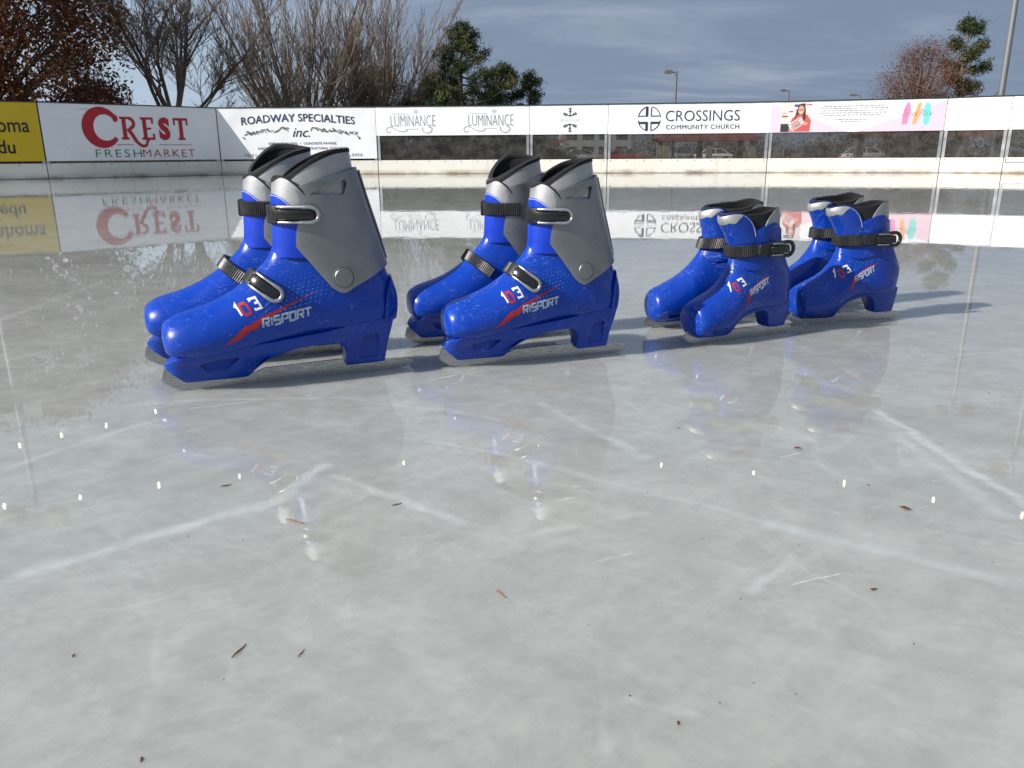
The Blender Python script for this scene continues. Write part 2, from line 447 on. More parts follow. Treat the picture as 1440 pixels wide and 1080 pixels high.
def build_big():
    parts = []   # (name, mesh, [materials], parent index or None)
    def P(name, me, mats, par=None): parts.append((name, me, mats, par)); return len(parts) - 1
    F = (.5, .30)
    shell = loft_solid([(-4,82,-3,62,13,*F), (-2,90,-1,55,25,*F), (5,97,6,50,35,*F), (20,104,21,47,42,*F), (43,110,43,46,46,*F), (72,121,72,47,47,*F),
        (98,136,100,51,46.5,*F), (114,149,132,56,45,.5,.28), (127,160,168,61,42,.5,.27), (136,170,208,65,39,.5,.25), (142,181,248,68,37.5,.5,.25),
        (145,192,284,71,37,.5,.30), (146.5,202,302,80,36,.5,.38), (147,212,305,104,36,.5,.5), (147,222,300,128,36,.5,.5), (147,230,292,150,35,.5,.5)], 4, 64)
    shell = smooth_angle(shell, 50)
    ish = P('boot_shell', shell, [M['blue']])
    # heel block moulded behind the shell
    # blade frame
    low = [(-6,36),(-3,31),(4,24),(9,20),(14,15),(19,12),(60,12),(93,12),(97,13.5),(101,17),(108,24),(116,31),(126,37.5),(138,43.5),(151,48),(165,51),(180,53),(193,53.6),(206,53.2),(213,51.5),(219,48.5),(223,45),(226,40),(228,32),(228.6,15.5),(250,15.5),(283,16),(285,26),(287,38),(289,50),(292,62),(294,70),(296,77)]
    top = [(-6,36.6),(-3,40),(2,43.5),(9,46.5),(16,50),(24,56),(100,60),(200,70),(303,84)]
    cols = [(u, z, max(interp(top, u), z + .5)) for u, z in low]
    def wf(u, z):
        k = interp([(-6,.2),(0,.62),(12,.9),(22,1),(300,1)], u)
        w = interp([(12,9),(20,13),(32,20),(44,30),(52,36),(60,38)], z) * k
        k2 = interp([(196,0),(228,1)], u); w2 = interp([(15,14),(40,18),(60,27),(80,31)], z) * interp([(270,1),(296,.75)], u); w = w * (1 - k2) + w2 * k2
        return w
    fr = columns(cols, wf, 10)
    for poly, y in ((((36,38),(62,45),(88,44),(72,28),(60,23),(46,27)), 20), (((92,20),(118,40),(128,43),(112,30),(102,21)), 17), (((246,24),(252,58),(274,60),(274,24)), 17)):
        for sgn in (-1, 1):
            c = prism(rounded(list(poly), 4), *((-60, -y + 4) if sgn < 0 else (y - 4, 60)))
            fr = boolean(fr, c, 'DIFFERENCE')
    fr = smooth_angle(bevel(fr, .0012, 2, 40), 30)
    P('blade_frame', fr, [M['blue']])
    P('heel_counter', piece([(200,66,303,66,35,.5,.5), (200,85,308,85,36.5,.5,.5), (200,110,308.5,110,37.2,.5,.5), (200,140,300.5,140,36.8,.5,.5)], 3, rounded([(282,77),(320,75),(320,139),(297,137),(288,116)], 5, 4), -.9, 1.0), [M['blue']])
    # blade
    pts = [(-7,31),(-9.5,24),(-10.5,18)]
    for i in range(8):
        t = i / 8; a = (-10.5 + 21 * t, 17 - 15 * t ** .75)
        pts += [(a[0] - 2.0, a[1] - 1.6), (a[0] + 1.8, a[1] - .8)]
    pts += [(14,1.0),(24,.2),(60,0),(150,0),(250,0),(300,.3),(316,2),(325,5.5),(327.5,9),(325,12.5),(318,14.6),(300,15.4),(226,17),(226,22),(120,20),(104,14.6),(94,14.5),(94,30),(10,30)]
    mb = MB(); mb.prism([(a * .001, b * .001) for a, b in pts], -.0019, .0019)
    P('blade', mbmesh(mb, 30), [M['blade']])
    # cuff
    cuffS = [(147,95,314,85,43,.5,.5), (149,125,306,122,43,.5,.5), (150,155,296.5,155,42.5,.5,.5), (150,200,283.5,200,41.5,.5,.5), (150,243,270.5,245,40.5,.5,.5), (150,292,258,292,40.5,.5,.5)]
    outline = rounded([(157,250),(167,258),(216,272.5),(262,284.5),(340,303),(340,176),(294,153.5),(241,129),(227,120.5),(213,128),(200,145),(176,177),(157,202)], 9, 5)
    cuff = boolean(loft_ring(cuffS, 3.2), prism(outline), 'INTERSECT')
    cuff = boolean(cuff, prism(rounded([(190,251),(238,269),(240.5,264),(236,249.5)], 3.5, 4), -80, 0), 'DIFFERENCE')
    cuff = smooth_angle(bevel(cuff, .0011, 2, 50), 32)
    ic = P('ankle_cuff', cuff, [M['silver']])
    mb = MB(); cyl(mb, (227.5, 143), 12.5, -40, -44.6, 36, 0, .8); P('pivot_rivet', mbmesh(mb), [M['silver']], ic)
    mb = MB(); mb.tube([((227.5 + 14 * math.cos(a)) * .001, -.0431, (143 + 14 * math.sin(a)) * .001) for a in [2 * PI * i / 32 for i in range(32)]], .0007, 6, True)
    P('rivet_ring', mbmesh(mb), [M['silver']], ic)
    # heel tab along the cuff back
    mb = MB()
    bk = [(294,160),(293,164),(290,176),(283.5,200),(270.5,245),(262,278)]
    sp = smoothline(bk, 6)[3:]
    mb.tube([((u + .3) * .001, 0, z * .001) for u, z in sp], .009, 12, flat=1.0, up=(0, 1, 0))
    vs = [(x + (0), y, z) for x, y, z in mb.v]; mb.v = [((x if True else x), y, z) for x, y, z in vs]
    # flatten to a rib 3 mm proud
    mb.v = [(bx, y, z) for (bx, y, z) in mb.v]
    rib = mesh('rib', mb.v, mb.f)
    for v in rib.vertices:
        c = min(sp, key=lambda q: abs(q[1] * .001 - v.co.z)); d = v.co.x - c[0] * .001; v.co.x = c[0] * .001 + d * .28
    P('cuff_rib', smooth_angle(recalc(rib), 60), [M['silver']], ic)
    # liner
    linS = [(150,170,276,170,35,.5,.5), (151,220,266,220,35,.5,.5), (155,262,258,262,35,.5,.5), (160,320,249.5,320,35,.5,.5)]
    ltop = smoothline([(158,258),(165,272),(190,290),(220,303.5),(246,308),(270,308)], 5)
    lin = piece(linS, 8, ltop + [(300,300),(300,190),(158,190)], bw=0)
    lin.materials.clear()
    P('liner', finish_liner(lin, linS, ltop), [M['vinyl'], M['black']])
    P('liner_trim', piece(linS, 10, bandpoly(ltop[3:], 5.0), .9, .5), [M['black']], len(parts) - 1)
    # tongue
    tonS = [(139,150,250,150,32,.5,.5), (144.5,190,250,190,33.5,.5,.5), (146,220,250,220,35.5,.5,.5), (147.5,250,250,250,37.5,.5,.5), (152,285,250,285,37,.5,.5)]
    ttop = smoothline([(140,258),(147,268),(157,274.5),(166,272),(176,264),(186,253),(190,246)], 4)
    it = P('tongue', piece(tonS, 7, ttop + [(190,170),(125,170),(125,258)], bw=1.2), [M['vinyl']])
    P('tongue_trim', piece(tonS, 8.5, bandpoly(ttop[:-2], 2.6), .8, .4), [M['black']], it)
    btop = smoothline([(138,251),(148,251.5),(156,248),(166,239),(178,231)], 4)
    P('tongue_overlay', piece(tonS, 5, btop + [(186,228),(186,170),(125,170),(125,250)], .9, .4), [M['blue_vinyl']], it)
    P('stitching', piece(tonS, 3, bandpoly([(a, b - 1.6) for a, b in btop], .55), 1.25, 0), [M['thread']], it)
    bv = bvh_of([shell, cuff, parts[it][1]])
    # upper strap and lever
    pth = Path(bv, (196, 0, 226), (-1, 0, 0), 95, -95, 1.2)
    lu = lambda u: pth.cum[min((i for i in range(len(pth.p) // 2)), key=lambda i: abs(pth.p[i].x - u * .001))] * 1000
    a, b = lu(212), lu(150); mb = MB(); pth.band(mb, lu(196), pth.L, 10.5, 2.2, .9)
    ist = P('ankle_strap', mbmesh(mb, 25), [M['strap']])
    mb = MB(); pth.band(mb, b - 6, b + 14, 12.2, 6.5); P('strap_catch', mbmesh(mb, 40, .9), [M['strap']], ist)
    mb = MB(); pts = pth.lever(a, b - 2, 9.8, 7.5); mb.tube(pts, [2.6e-3 if 10 < i < len(pts) - 10 else 2.0e-3 for i in range(len(pts))], 10)
    P('buckle_lever', mbmesh(mb, 60), [M['lever']], ist)
    mb = MB(); pth.band(mb, a + 5, b, 7.2, 6.8); P('lever_insert', mbmesh(mb, 30, .6), [M['gloss']], ist)
    # instep strap and lever
    pt2 = Path(bv, (152, 0, 116), (-.79, 0, .61), 78, -78, 1.0, wd=7)
    near = [i for i in range(len(pt2.p) // 2)]
    l2 = lambda u: pt2.cum[min(near, key=lambda i: abs(pt2.p[i].x - u * .001))] * 1000
    a, b = l2(151), l2(114); mb = MB(); pt2.band(mb, l2(140), pt2.L, 9.5, 2.2, .9)
    ist2 = P('instep_strap', mbmesh(mb, 25), [M['strap']])
    mb = MB(); pt2.band(mb, b - 4, b + 12, 11, 6.0); P('strap_catch', mbmesh(mb, 40, .9), [M['strap']], ist2)
    mb = MB(); pts = pt2.lever(a, b, 9.2, 7.5); mb.tube(pts, [2.7e-3 if 10 < i < len(pts) - 10 else 2.1e-3 for i in range(len(pts))], 10)
    P('buckle_lever', mbmesh(mb, 60), [M['lever']], ist2)
    mb = MB(); pt2.band(mb, a + 5, b, 6.8, 6.8); P('lever_insert', mbmesh(mb, 30, .6), [M['gloss']], ist2)
    # printed marks on the outer side
    bs = bvh_of([shell])
    w, x = tech('RISPORT', .27); P('brand_lettering', decal(xf(w, 119, 85, 66 / x, 10.5, 9, .18), bs), [M['grey_print']], ish)
    w, x = tech('1', .26); q = xf(w, 92, 101, 10, 14, 16, -.2); w, x = tech('3', .22); q += xf(w, 111, 108, 11, 14, 16, -.2)
    P('number_print', decal(q, bs, .45), [M['white_print']], ish)
    w, x = tech('0', .26); P('number_print', decal(xf(w, 98, 102, 11, 14, 16, -.2), bs, .45), [M['red_print']], ish)
    sw = [(70,66),(84,70),(90,73),(104,83),(109,82),(122,95),(138,102),(160,112),(194,127),(160,114.5),(137,106),(118,99),(104,90),(97,89),(86,79),(80,74)]
    P('swoosh_print', decal([sw], bs, .3), [M['red_print']], ish)
    rr = random.Random(3); q = []
    for i in range(11):
        for j in range(8):
            u = 142 + i * 6.6 + j * 1.6 + rr.uniform(-.3, .3); z = 104 + j * 5.6 + i * 1.4; d = abs(z - (104 + (u - 142) * .42))
            r = 1.5 - d * .028 - max(0, u - 180) * .02
            if r > .5 and u < 214: q.append([(u - r, z), (u, z - r), (u + r, z), (u, z + r)])
    P('dot_print', decal(q, bs, .3), [M['cyan_print']], ish)
    return parts
def finish_liner(me, secs, top):
    # faces whose normal points to the middle of the boot are the dark lining
    mi = []
    for p in me.polygons:
        c = p.center; o = Vector((c.x - .205, c.y, 0)); mi.append(0 if (p.normal.dot(o) > 0 and abs(p.normal.z) < .6) else 1)
    me.polygons.foreach_set('material_index', mi) if False else None
    me['mi'] = mi
    return me
def build_small():
    parts = []
    def P(name, me, mats, par=None): parts.append((name, me, mats, par)); return len(parts) - 1
    F = (.5, .26)
    G_ = (.48, .36)
    shell = loft_solid([(-4,56,-4,32,16,*G_), (-2,65,-2,20,26,*G_), (6,71,5,14,33,*G_), (24,79,22,12.5,36,*G_), (42,88,44,13,36.5,*G_), (54,97,64,20,36,.5,.34), (60,104,78,34,35,.5,.30),
        (67,115,102,45,32,.5,.28), (70,125,132,48,30,.5,.26), (72,133,160,49,29,.5,.24), (73.5,140,188,53,28,.5,.28), (74.5,146,200,72,28,.5,.5),
        (75,150,200,95,28,.5,.5), (75.5,155,190,117,27.5,.5,.5), (76,159,178,140,27,.5,.5)], 4, 60)
    for sgn in (-1, 1): shell = boolean(shell, prism(rounded([(20,21),(18,29),(46,30),(54,23)], 3), *((-60, -27) if sgn < 0 else (27, 60))), 'DIFFERENCE')
    shell = smooth_angle(shell, 40)
    ish = P('boot_shell', shell, [M['blue_small']])
    low = [(-1,28),(0,20),(2,15),(5,13),(30,12.5),(58,12.5),(64,13.5),(68,16),(72,21),(76,27),(82,34),(92,39),(106,44),(120,48),(130,49.5),(138,46),(143,41),(147,35),(150,26),(152,19),(153.5,16.5),(170,16),(191,16),(193,22),(193.5,35),(194,46),(194.5,54)]
    top = [(-1,44),(5,50),(20,50),(60,56),(100,58),(197,61)]
    cols = [(u, z, max(interp(top, u), z + .5)) for u, z in low]
    def wf(u, z):
        if u < 90: return interp([(12,16),(18,19),(34,24),(50,26)], z) * interp([(-1,.55),(2,.76),(8,.92),(18,1)], u) * interp([(58,1),(90,.78)], u)
        return interp([(15,12.5),(30,15.5),(48,21),(58,22)], z) * interp([(176,1),(195,.62)], u)
    fr = columns(cols, wf, 10)
    for sgn in (-1, 1):
        fr = boolean(fr, prism(rounded([(22,20),(20,27),(50,27),(56,20)], 2.5), *((-60, -18) if sgn < 0 else (18, 60))), 'DIFFERENCE')
    P('blade_frame', smooth_angle(bevel(fr, .0014, 2, 40), 35), [M['blue_small']])
    pts = [(4,24),(-3,23),(-8,20.5),(-11.5,16.5)]
    for i in range(6):
        t = i / 6; a = (-12.5 + 12 * t, 13.5 - 11 * t)
        pts += [(a[0] - 1.7, a[1] - 1.2), (a[0] + 1.5, a[1] - .5)]
    pts += [(1,1.4),(8,.2),(40,0),(150,0),(196,.2),(208,1.5),(214,4.5),(216,8),(213,12),(206,14.5),(192,16),(155,17),(150,17),(72,17.5),(60,18),(60,30)]
    mb = MB(); mb.prism([(a * .001, b * .001) for a, b in pts], -.0018, .0018)
    P('blade', mbmesh(mb, 30), [M['blade']])
    colS = [(71,110,196,105,29,.5,.5), (73,135,181,132,29,.5,.5), (74,155,171.5,155,28.5,.5,.5), (73,200,165,200,28.5,.5,.5)]
    outl = rounded([(74,120),(80,172),(101,181),(126,190),(140,191),(152,182),(165,180),(200,180),(200,132),(178,134),(140,122),(100,116)], 5, 4)
    col = piece(colS, 2.6, outl, 0, .8)
    P('shell_collar', col, [M['blue_small']])
    linS = [(84,140,168,140,25.5,.5,.5), (80,170,165,170,25.5,.5,.5), (68,190,163,190,25.5,.5,.5), (62,216,160,216,25,.5,.5)]
    ltop = smoothline([(52,196),(66,203),(88,205),(112,206),(130,210),(142,213),(151,213.5),(163,211),(175,205)], 4)
    il = P('liner', piece(linS, 6.5, ltop + [(175,150),(52,150)], 0, 1.0), [M['black']])
    P('heel_patch', piece(linS, 3.5, smoothline([(113,176),(119,193),(131,207),(141,212.0),(149,212.3),(156,207),(178,200)], 4) + [(178,170),(113,170)], 1.2, .7), [M['vinyl']], il)
    tonS = [(74,120,150,118,24,.5,.5), (72,145,150,142,25,.5,.5), (63,168,140,165,25.5,.5,.5), (50,188,128,186,25.5,.5,.5), (46,200,122,200,25,.5,.5), (52,216,118,216,23,.5,.5)]
    ttop = smoothline([(38,196),(46,204),(58,208.5),(70,208.5),(82,203),(92,193),(98,180),(100,168),(99,150)], 4)
    it = P('tongue', piece(tonS, 5, ttop + [(92,118),(60,118),(30,160)], 0, 1.2), [M['blue_small']])
    P('tongue_trim', piece(tonS, 6, bandpoly(ttop[:-10], 1.5), .6, .3), [M['black']], it)
    P('stitching', piece(tonS, 3, bandpoly([(a - 1.5, b - 3.4) for a, b in ttop[8:-6]], .45), .5, 0), [M['thread']], it)
    P('tongue_patch', piece(tonS, 3, smoothline([(38,195),(46,202),(58,206),(68,206),(72,204)], 4) + [(66,199),(60,191),(53,192),(48,187),(38,182)], .9, .3), [M['vinyl']], it)
    bv = bvh_of([shell, col, parts[it][1]])
    pth = Path(bv, (118, 0, 150), (-1, 0, -.06), 88, -100, 1.2, wd=8)
    lu = lambda u: pth.cum[min((i for i in range(len(pth.p) // 2)), key=lambda i: abs(pth.p[i].x - u * .001))] * 1000
    mb = MB(); pth.band(mb, 0, pth.L, 9.5, 2.4, 1.0)
    ist = P('ankle_strap', mbmesh(mb, 25), [M['strap']])
    y = pth.p[0].y * 1000
    mb = MB(); mb.prism([(a * .001, b * .001) for a, b in rounded([(98,141),(98,159),(144,161),(146,139)], 4)], (y - 8) * .001, (y + 1) * .001)
    P('buckle_body', mbmesh(mb, 40, 1.2), [M['strap']], ist)
    mb = MB()
    loop = [(118,158.5),(140,159.5),(152,161),(160,160),(165,155),(166,150),(165,145),(160,140),(152,139),(140,140.5),(118,141.5)]
    L3 = smoothline(loop, 3); mb.tube([(u * .001, (y - 7 - 2.5 * max(0, (u - 130) / 36)) * .001, z * .001) for u, z in L3], .0032, 10)
    P('buckle_lever', mbmesh(mb, 60), [M['gloss']], ist)
    mb = MB(); mb.prism([(a * .001, b * .001) for a, b in rounded([(120,144),(120,156),(156,157),(158,143)], 4)], (y - 12) * .001, (y - 4) * .001)
    P('lever_insert', mbmesh(mb, 40, 1.0), [M['gloss']], ist)
    mb = MB()
    for z in (141.2, 158.8): mb.tube([((122 + i * 4.5) * .001, (y - 9.8) * .001, z * .001) for i in range(6)], .0016, 8)
    P('lever_rail', mbmesh(mb, 60), [M['lever']], ist)
    bs = bvh_of([shell])
    w, x = tech('RISPORT', .27); P('brand_lettering', decal(xf(w, 94, 77, 44 / x, 9, 24, .1), bs), [M['grey_print']], ish)
    w, x = tech('1', .26); q = xf(w, 55, 84, 8, 9, 30, .9); w, x = tech('3', .24); q += xf(w, 78, 93, 9, 11, 22, -.2)
    P('number_print', decal(q, bs, .45), [M['white_print']], ish)
    w, x = tech('0', .26); P('number_print', decal(xf(w, 66, 85, 9, 11, 28, .1), bs, .45), [M['red_print']], ish)
    P('swoosh_print', decal([[(82,62),(88,66),(93,78),(108,90),(124,101),(140,108),(122,103.5),(104,93.5),(88,82),(86,74)]], bs, .3), [M['red_print']], ish)
    q = []
    for i in range(7):
        for j in range(6):
            u = 92 + i * 5.4 + j * 1.5; z = 98 + j * 4.6 + i * 1.8; r = 1.15 - j * .08
            q.append([(u - r, z), (u, z - r), (u + r, z), (u, z + r)])
    P('dot_print', decal(q, bs, .3), [M['cyan_print']], ish)
    q = []
    for i in range(7):
        u, z = 77 - i * 3.6, 130 - i * 7.2 + i * i * .32; q.append([(u + 1.25 * math.cos(a), z + 1.25 * math.sin(a)) for a in [PI * k / 5 for k in range(10)]])
    P('lace_hole', decal(q, bs, .3, maxlen=5), [M['black']], ish)
    return parts

def finalize(parts):
    out = []
    for name, me, mats, par in parts:
        me.materials.clear()
        for m in mats: me.materials.append(m)
        if 'mi' in me.keys():
            me.polygons.foreach_set('material_index', list(me['mi'])); del me['mi']
        else: me.polygons.foreach_set('material_index', [0] * len(me.polygons))
        me.name = name
        out.append((name, me, par))
    return out
def worn(me, pn, kind):
    # hire boots are soft: linings sag open and tongues lean differently from boot to boot
    for v in me.vertices:
        x, y, z = v.co
        if kind == 'big' and pn in ('liner', 'liner_trim') and z > .22:
            k = min((z - .22) / .08, 1); e = max(0, (y + .03) / .066); v.co.z += .016 * k * e * max(0, 1 - max(0, x - .21) / .06); v.co.x -= .012 * k * e
        if kind in ('lean', 'open') and z > .09 and pn not in ('blade', 'blade_frame'): v.co.x += (.36 if kind == 'lean' else .16) * (z - .09)
        if kind in ('lean', 'open') and pn in ('liner',) and z > .15: k = (z - .15) / .06; e = max(0, (y + .02) / .045); v.co.z += .008 * k * e; v.co.x -= .022 * k * e * (1 if x < .12 else 0)
    return me
def skate(name, parts, loc, ang, scale, label, mir=False, wear=None):
    o = empty(name, loc, R(ang), scale); tag(o, label, 'ice skate', 'blue rental ice skates standing on the ice')
    objs = []
    for pn, me, par in parts:
        c = link(pn, worn(mirror(me), pn, wear) if mir else me); objs.append(c); c.parent = o if par is None else objs[par]
    return o

big = finalize(build_big()); small = finalize(build_small())
def place(A, ang, du, dl, d_ang=0):
    u = Vector((math.cos(R(ang)), math.sin(R(ang)), 0)); n = Vector((-u.y, u.x, 0)); return Vector((A[0], A[1], 0)) + u * du + n * dl, ang + d_ang
SK = [
 ('grey-cuffed blue hire skate, nearer boot of the largest, leftmost pair', big, (-.449, 1.010), 22.0, 0, 0, 0, (1, 1, 1), False, None),
 ('grey-cuffed blue hire skate, rear boot of the largest, leftmost pair', big, (-.449, 1.010), 22.0, -.025, .150, -3, (1, 1, 1), True, 'big'),
 ('grey-cuffed blue hire skate, sunlit nearer boot of the second pair from left', big, (-.096, 1.124), 18.4, 0, 0, 0, (.885, .92, .95), False, None),
 ('grey-cuffed blue hire skate, dark rear boot of the second pair from left', big, (-.096, 1.124), 18.4, -.018, .162, -1, (.885, .92, .95), True, 'big'),
 ('low blue child skate with one black strap, nearer boot of the third pair', small, (.289, 1.259), 25.7, 0, 0, 0, (1, 1, 1), False, None),
 ('low blue child skate with one black strap, dark rear boot of the third pair', small, (.289, 1.259), 25.7, .018, .135, -11, (1, 1, 1), True, 'lean'),
 ('low blue child skate with one black strap, nearer boot of the rightmost pair', small, (.509, 1.409), 14.0, 0, 0, 0, (1.02, 1, 1.01), False, None),
 ('low blue child skate with one black strap, rear boot of the rightmost pair, toe hidden', small, (.509, 1.409), 14.0, .03, .12, 4, (1.02, 1, 1.01), True, 'open')]
for lab, parts, A, ang, du, dl, da, sc, mr_, wr in SK:
    loc, a2 = place(A, ang, du, dl, da)
    skate('grey_cuffed_skate' if parts is big else 'child_skate', parts, loc, a2, sc, lab, mr_, wr)
#ENV

# ------------------------------------------------------------------ camera, sun, sky
f = 1120.; H = .30; roll = R(.36); pitch = math.atan((540 - 215.5) / f)
Fw = Vector((0, math.cos(pitch), -math.sin(pitch))); Up0 = Vector((0, math.sin(pitch), math.cos(pitch))); R0 = Vector((1, 0, 0))
Rt = R0 * math.cos(roll) - Up0 * math.sin(roll); Up = Up0 * math.cos(roll) + R0 * math.sin(roll)
cam = bpy.data.cameras.new('camera'); co = bpy.data.objects.new('camera', cam); COL.objects.link(co)
cam.sensor_fit = 'HORIZONTAL'; cam.sensor_width = 36; cam.lens = f / 1440 * 36; cam.clip_start = .01; cam.clip_end = 3000
co.matrix_world = Matrix(((Rt.x, Up.x, -Fw.x, 0), (Rt.y, Up.y, -Fw.y, 0), (Rt.z, Up.z, -Fw.z, H), (0, 0, 0, 1)))
scene.camera = co

# ------------------------------------------------------------------ ice
def ice_mat():
    m = mat('wet_ice', (.45, .47, .46), .04); t = NT(m); b = t.b
    tc = t.n('ShaderNodeTexCoord'); P = tc.outputs['Object']
    wv = t.n('ShaderNodeTexNoise'); wv.inputs['Scale'].default_value = 3.0; wv.inputs['Detail'].default_value = 4; t.l(P, wv.inputs['Vector'])
    wv2 = t.n('ShaderNodeTexNoise'); wv2.inputs['Scale'].default_value = 28.0; wv2.inputs['Detail'].default_value = 3; t.l(P, wv2.inputs['Vector'])
    warp = t.vmath('ADD', t.vmath('SCALE', t.vmath('SUBTRACT', wv.outputs['Color'], (.5, .5, .5)).outputs[0], None, .06).outputs[0],
                   t.vmath('SCALE', t.vmath('SUBTRACT', wv2.outputs['Color'], (.5, .5, .5)).outputs[0], None, .014).outputs[0]).outputs[0]
    PW = t.vmath('ADD', P, warp).outputs[0]
    big_ = t.noise(P, 1.6, 4, .55); mid = t.noise(PW, 13, 9, .74, .5); fine = t.noise(PW, 45, 6, .7)
    clump = t.mr(t.noise(PW, 17, 6, .7, .8), .52, .74, 0, 1, True)
    c = t.mix(t.mr(big_, .3, .7, 0, 1), (.305, .315, .295), (.345, .355, .33))
    c = t.mix(t.mr(mid, .36, .68, 0, .7, True), c, (.41, .425, .40))
    c = t.mix(t.mr(t.noise(P, 2.3, 3), .52, .72, 0, .35), c, (.335, .315, .285))
    c = t.mix(t.math('MULTIPLY', clump, .34), c, (.55, .565, .535))
    c = t.mix(t.mr(fine, .47, .7, 0, .5), c, (.265, .275, .26))
    for ro, sc in ((.5, 26), (-.7, 34)):
        vr = t.n('ShaderNodeVectorRotate', rotation_type='Z_AXIS'); vr.inputs['Angle'].default_value = ro; t.l(PW, vr.inputs['Vector'])
        c = t.mix(t.mr(t.noise(t.vmath('MULTIPLY', vr.outputs[0], (.22, 1.3, 1)).outputs[0], sc, 6, .72), .44, .68, 0, .2), c, (.52, .535, .51))
    c = t.mix(t.mr(t.noise(P, 3.5, 8, .72), .48, .66, 0, .5), c, (.26, .268, .25))
    # skate tracks and cracks: long pale smears (ends in metres)
    tot = None
    for (ax, ay, bx, by, wd, st) in TRACKS:
        pa = t.vmath('SUBTRACT', PW, (ax, ay, 0)).outputs[0]; ba = Vector((bx - ax, by - ay, 0))
        h = t.math('MULTIPLY', t.vmath('DOT_PRODUCT', pa, tuple(ba)).outputs['Value'], 1 / ba.length_squared, True)
        dl = t.vmath('LENGTH', t.vmath('SUBTRACT', pa, t.vmath('SCALE', tuple(ba), None, h).outputs[0]).outputs[0]).outputs['Value']
        k = t.mr(dl, 0, wd, st, 0, True)
        tot = k if tot is None else t.math('MAXIMUM', tot, k)
    tot = t.math('MULTIPLY', tot, t.mr(t.noise(PW, 24, 7, .75), .36, .64, .2, 1))
    # faint random hair scratches and crisp blade cuts
    rr = random.Random(12)
    for _ in range(14):
        ax, ay = rr.uniform(-.9, .9), rr.uniform(.42, 1.5); an = rr.uniform(-.5, .5) + rr.choice((0, 0, 1.1)); L_ = rr.uniform(.25, .9); ba = Vector((math.cos(an) * L_, math.sin(an) * L_, 0))
        pa = t.vmath('SUBTRACT', PW, (ax, ay, 0)).outputs[0]; h = t.math('MULTIPLY', t.vmath('DOT_PRODUCT', pa, tuple(ba)).outputs['Value'], 1 / ba.length_squared, True)
        dl = t.vmath('LENGTH', t.vmath('SUBTRACT', pa, t.vmath('SCALE', tuple(ba), None, h).outputs[0]).outputs[0]).outputs['Value']
        tot = t.math('MAXIMUM', tot, t.mr(dl, 0, rr.uniform(.0012, .0028), rr.uniform(.45, .9), 0, True))
    for i, (sc, ro) in enumerate(((5, .4), (7, 1.4), (6, 2.5))):
        vr = t.n('ShaderNodeVectorRotate', rotation_type='Z_AXIS'); vr.inputs['Angle'].default_value = ro; t.l(PW, vr.inputs['Vector'])
        fz = t.noise(t.vmath('MULTIPLY', vr.outputs[0], (1, .28, 1)).outputs[0], sc, 2, .4, .2)
        ln = t.mr(t.math('ABSOLUTE', t.math('SUBTRACT', fz, .5)), 0, .009, .16, 0)
        ln = t.math('MULTIPLY', ln, t.mr(t.noise(P, 4 + i, 3), .5, .66, 0, 1))
        tot = t.math('MAXIMUM', tot, ln)
    c = t.mix(tot, c, (.62, .65, .64))
    t.l(c, b.inputs['Base Color'])
    b.inputs['IOR'].default_value = 1.42; b.inputs['Specular IOR Level'].default_value = .5
    b.inputs['Subsurface Weight'].default_value = .75; b.inputs['Subsurface Radius'].default_value = (.08, .085, .085); b.inputs['Subsurface Scale'].default_value = 1.0
    t.l(t.mr(t.noise(PW, 20, 5, .6), .5, .8, .006, .04), b.inputs['Roughness'])
    # water film ripples: gentle everywhere, a little stronger in the far water
    g = t.n('ShaderNodeSeparateXYZ'); t.l(P, g.inputs[0])
    far = t.mr(g.outputs[1], 1.8, 6.0, .12, .42, True)
    hgt = t.math('ADD', t.math('MULTIPLY', t.noise(P, 5.5, 3, .5), .0011), t.math('MULTIPLY', t.noise(P, 26, 3, .5), .00016))
    ed = t.math('MULTIPLY', t.mr(t.noise(P, 11, 4, .6), .60, .64, 0, 1, True), .00006)
    hgt = t.math('MULTIPLY', t.math('ADD', hgt, ed), far)
    bp = t.n('ShaderNodeBump'); bp.inputs['Strength'].default_value = 1; bp.inputs['Distance'].default_value = 1.0
    t.l(hgt, bp.inputs['Height']); t.l(bp.outputs[0], b.inputs['Normal'])
    return m
TRACKS = [ (-0.379,0.525,-0.311,0.584,0.014,0.55),(-0.311,0.584,-0.219,0.660,0.014,0.6),(-0.219,0.660,-0.195,0.739,0.012,0.6),(0.441,0.926,0.450,0.773,0.012,0.8),(0.450,0.773,0.451,0.640,0.013,0.8),(0.435,0.890,0.417,0.629,0.018,0.35),(-0.178,0.709,-0.013,0.601,0.008,0.5),(-0.015,0.771,0.215,0.611,0.01,0.4),(0.215,0.611,0.362,0.501,0.016,0.5),(0.036,0.954,0.132,0.769,0.012,0.35),(-0.512,0.741,-0.412,0.894,0.012,0.3),(-0.442,0.964,-0.222,0.991,0.01,0.45),(-0.222,0.991,-0.017,0.886,0.01,0.35),(0.213,0.561,0.166,0.504,0.007,0.45),(-0.231,0.509,-0.158,0.523,0.007,0.4),(-0.124,0.816,-0.015,0.771,0.008,0.3),(-0.152,0.463,-0.145,0.560,0.01,0.25),(-0.996,1.730,-0.977,1.497,0.02,0.4),(-1.089,2.680,-0.996,1.730,0.02,0.3),(0.110,0.633,-0.001,0.582,0.008,0.3),(0.067,0.383,0.101,0.371,0.008,0.35),(-0.033,0.378,-0.074,0.446,0.012,0.2) ]
RINK = [(-10.6,4.2),(-10.5,6.3),(-9.75,8.35),(-8.25,10.15),(-6.28,11.19),(-4.50,12.86),(-2.06,12.84),(.29,12.69),(1.46,12.52),(3.79,12.22),(5.99,11.53),(6.66,11.17),(8.0,10.35),(9.5,8.6),(10.4,6.6),(10.6,4.4)]
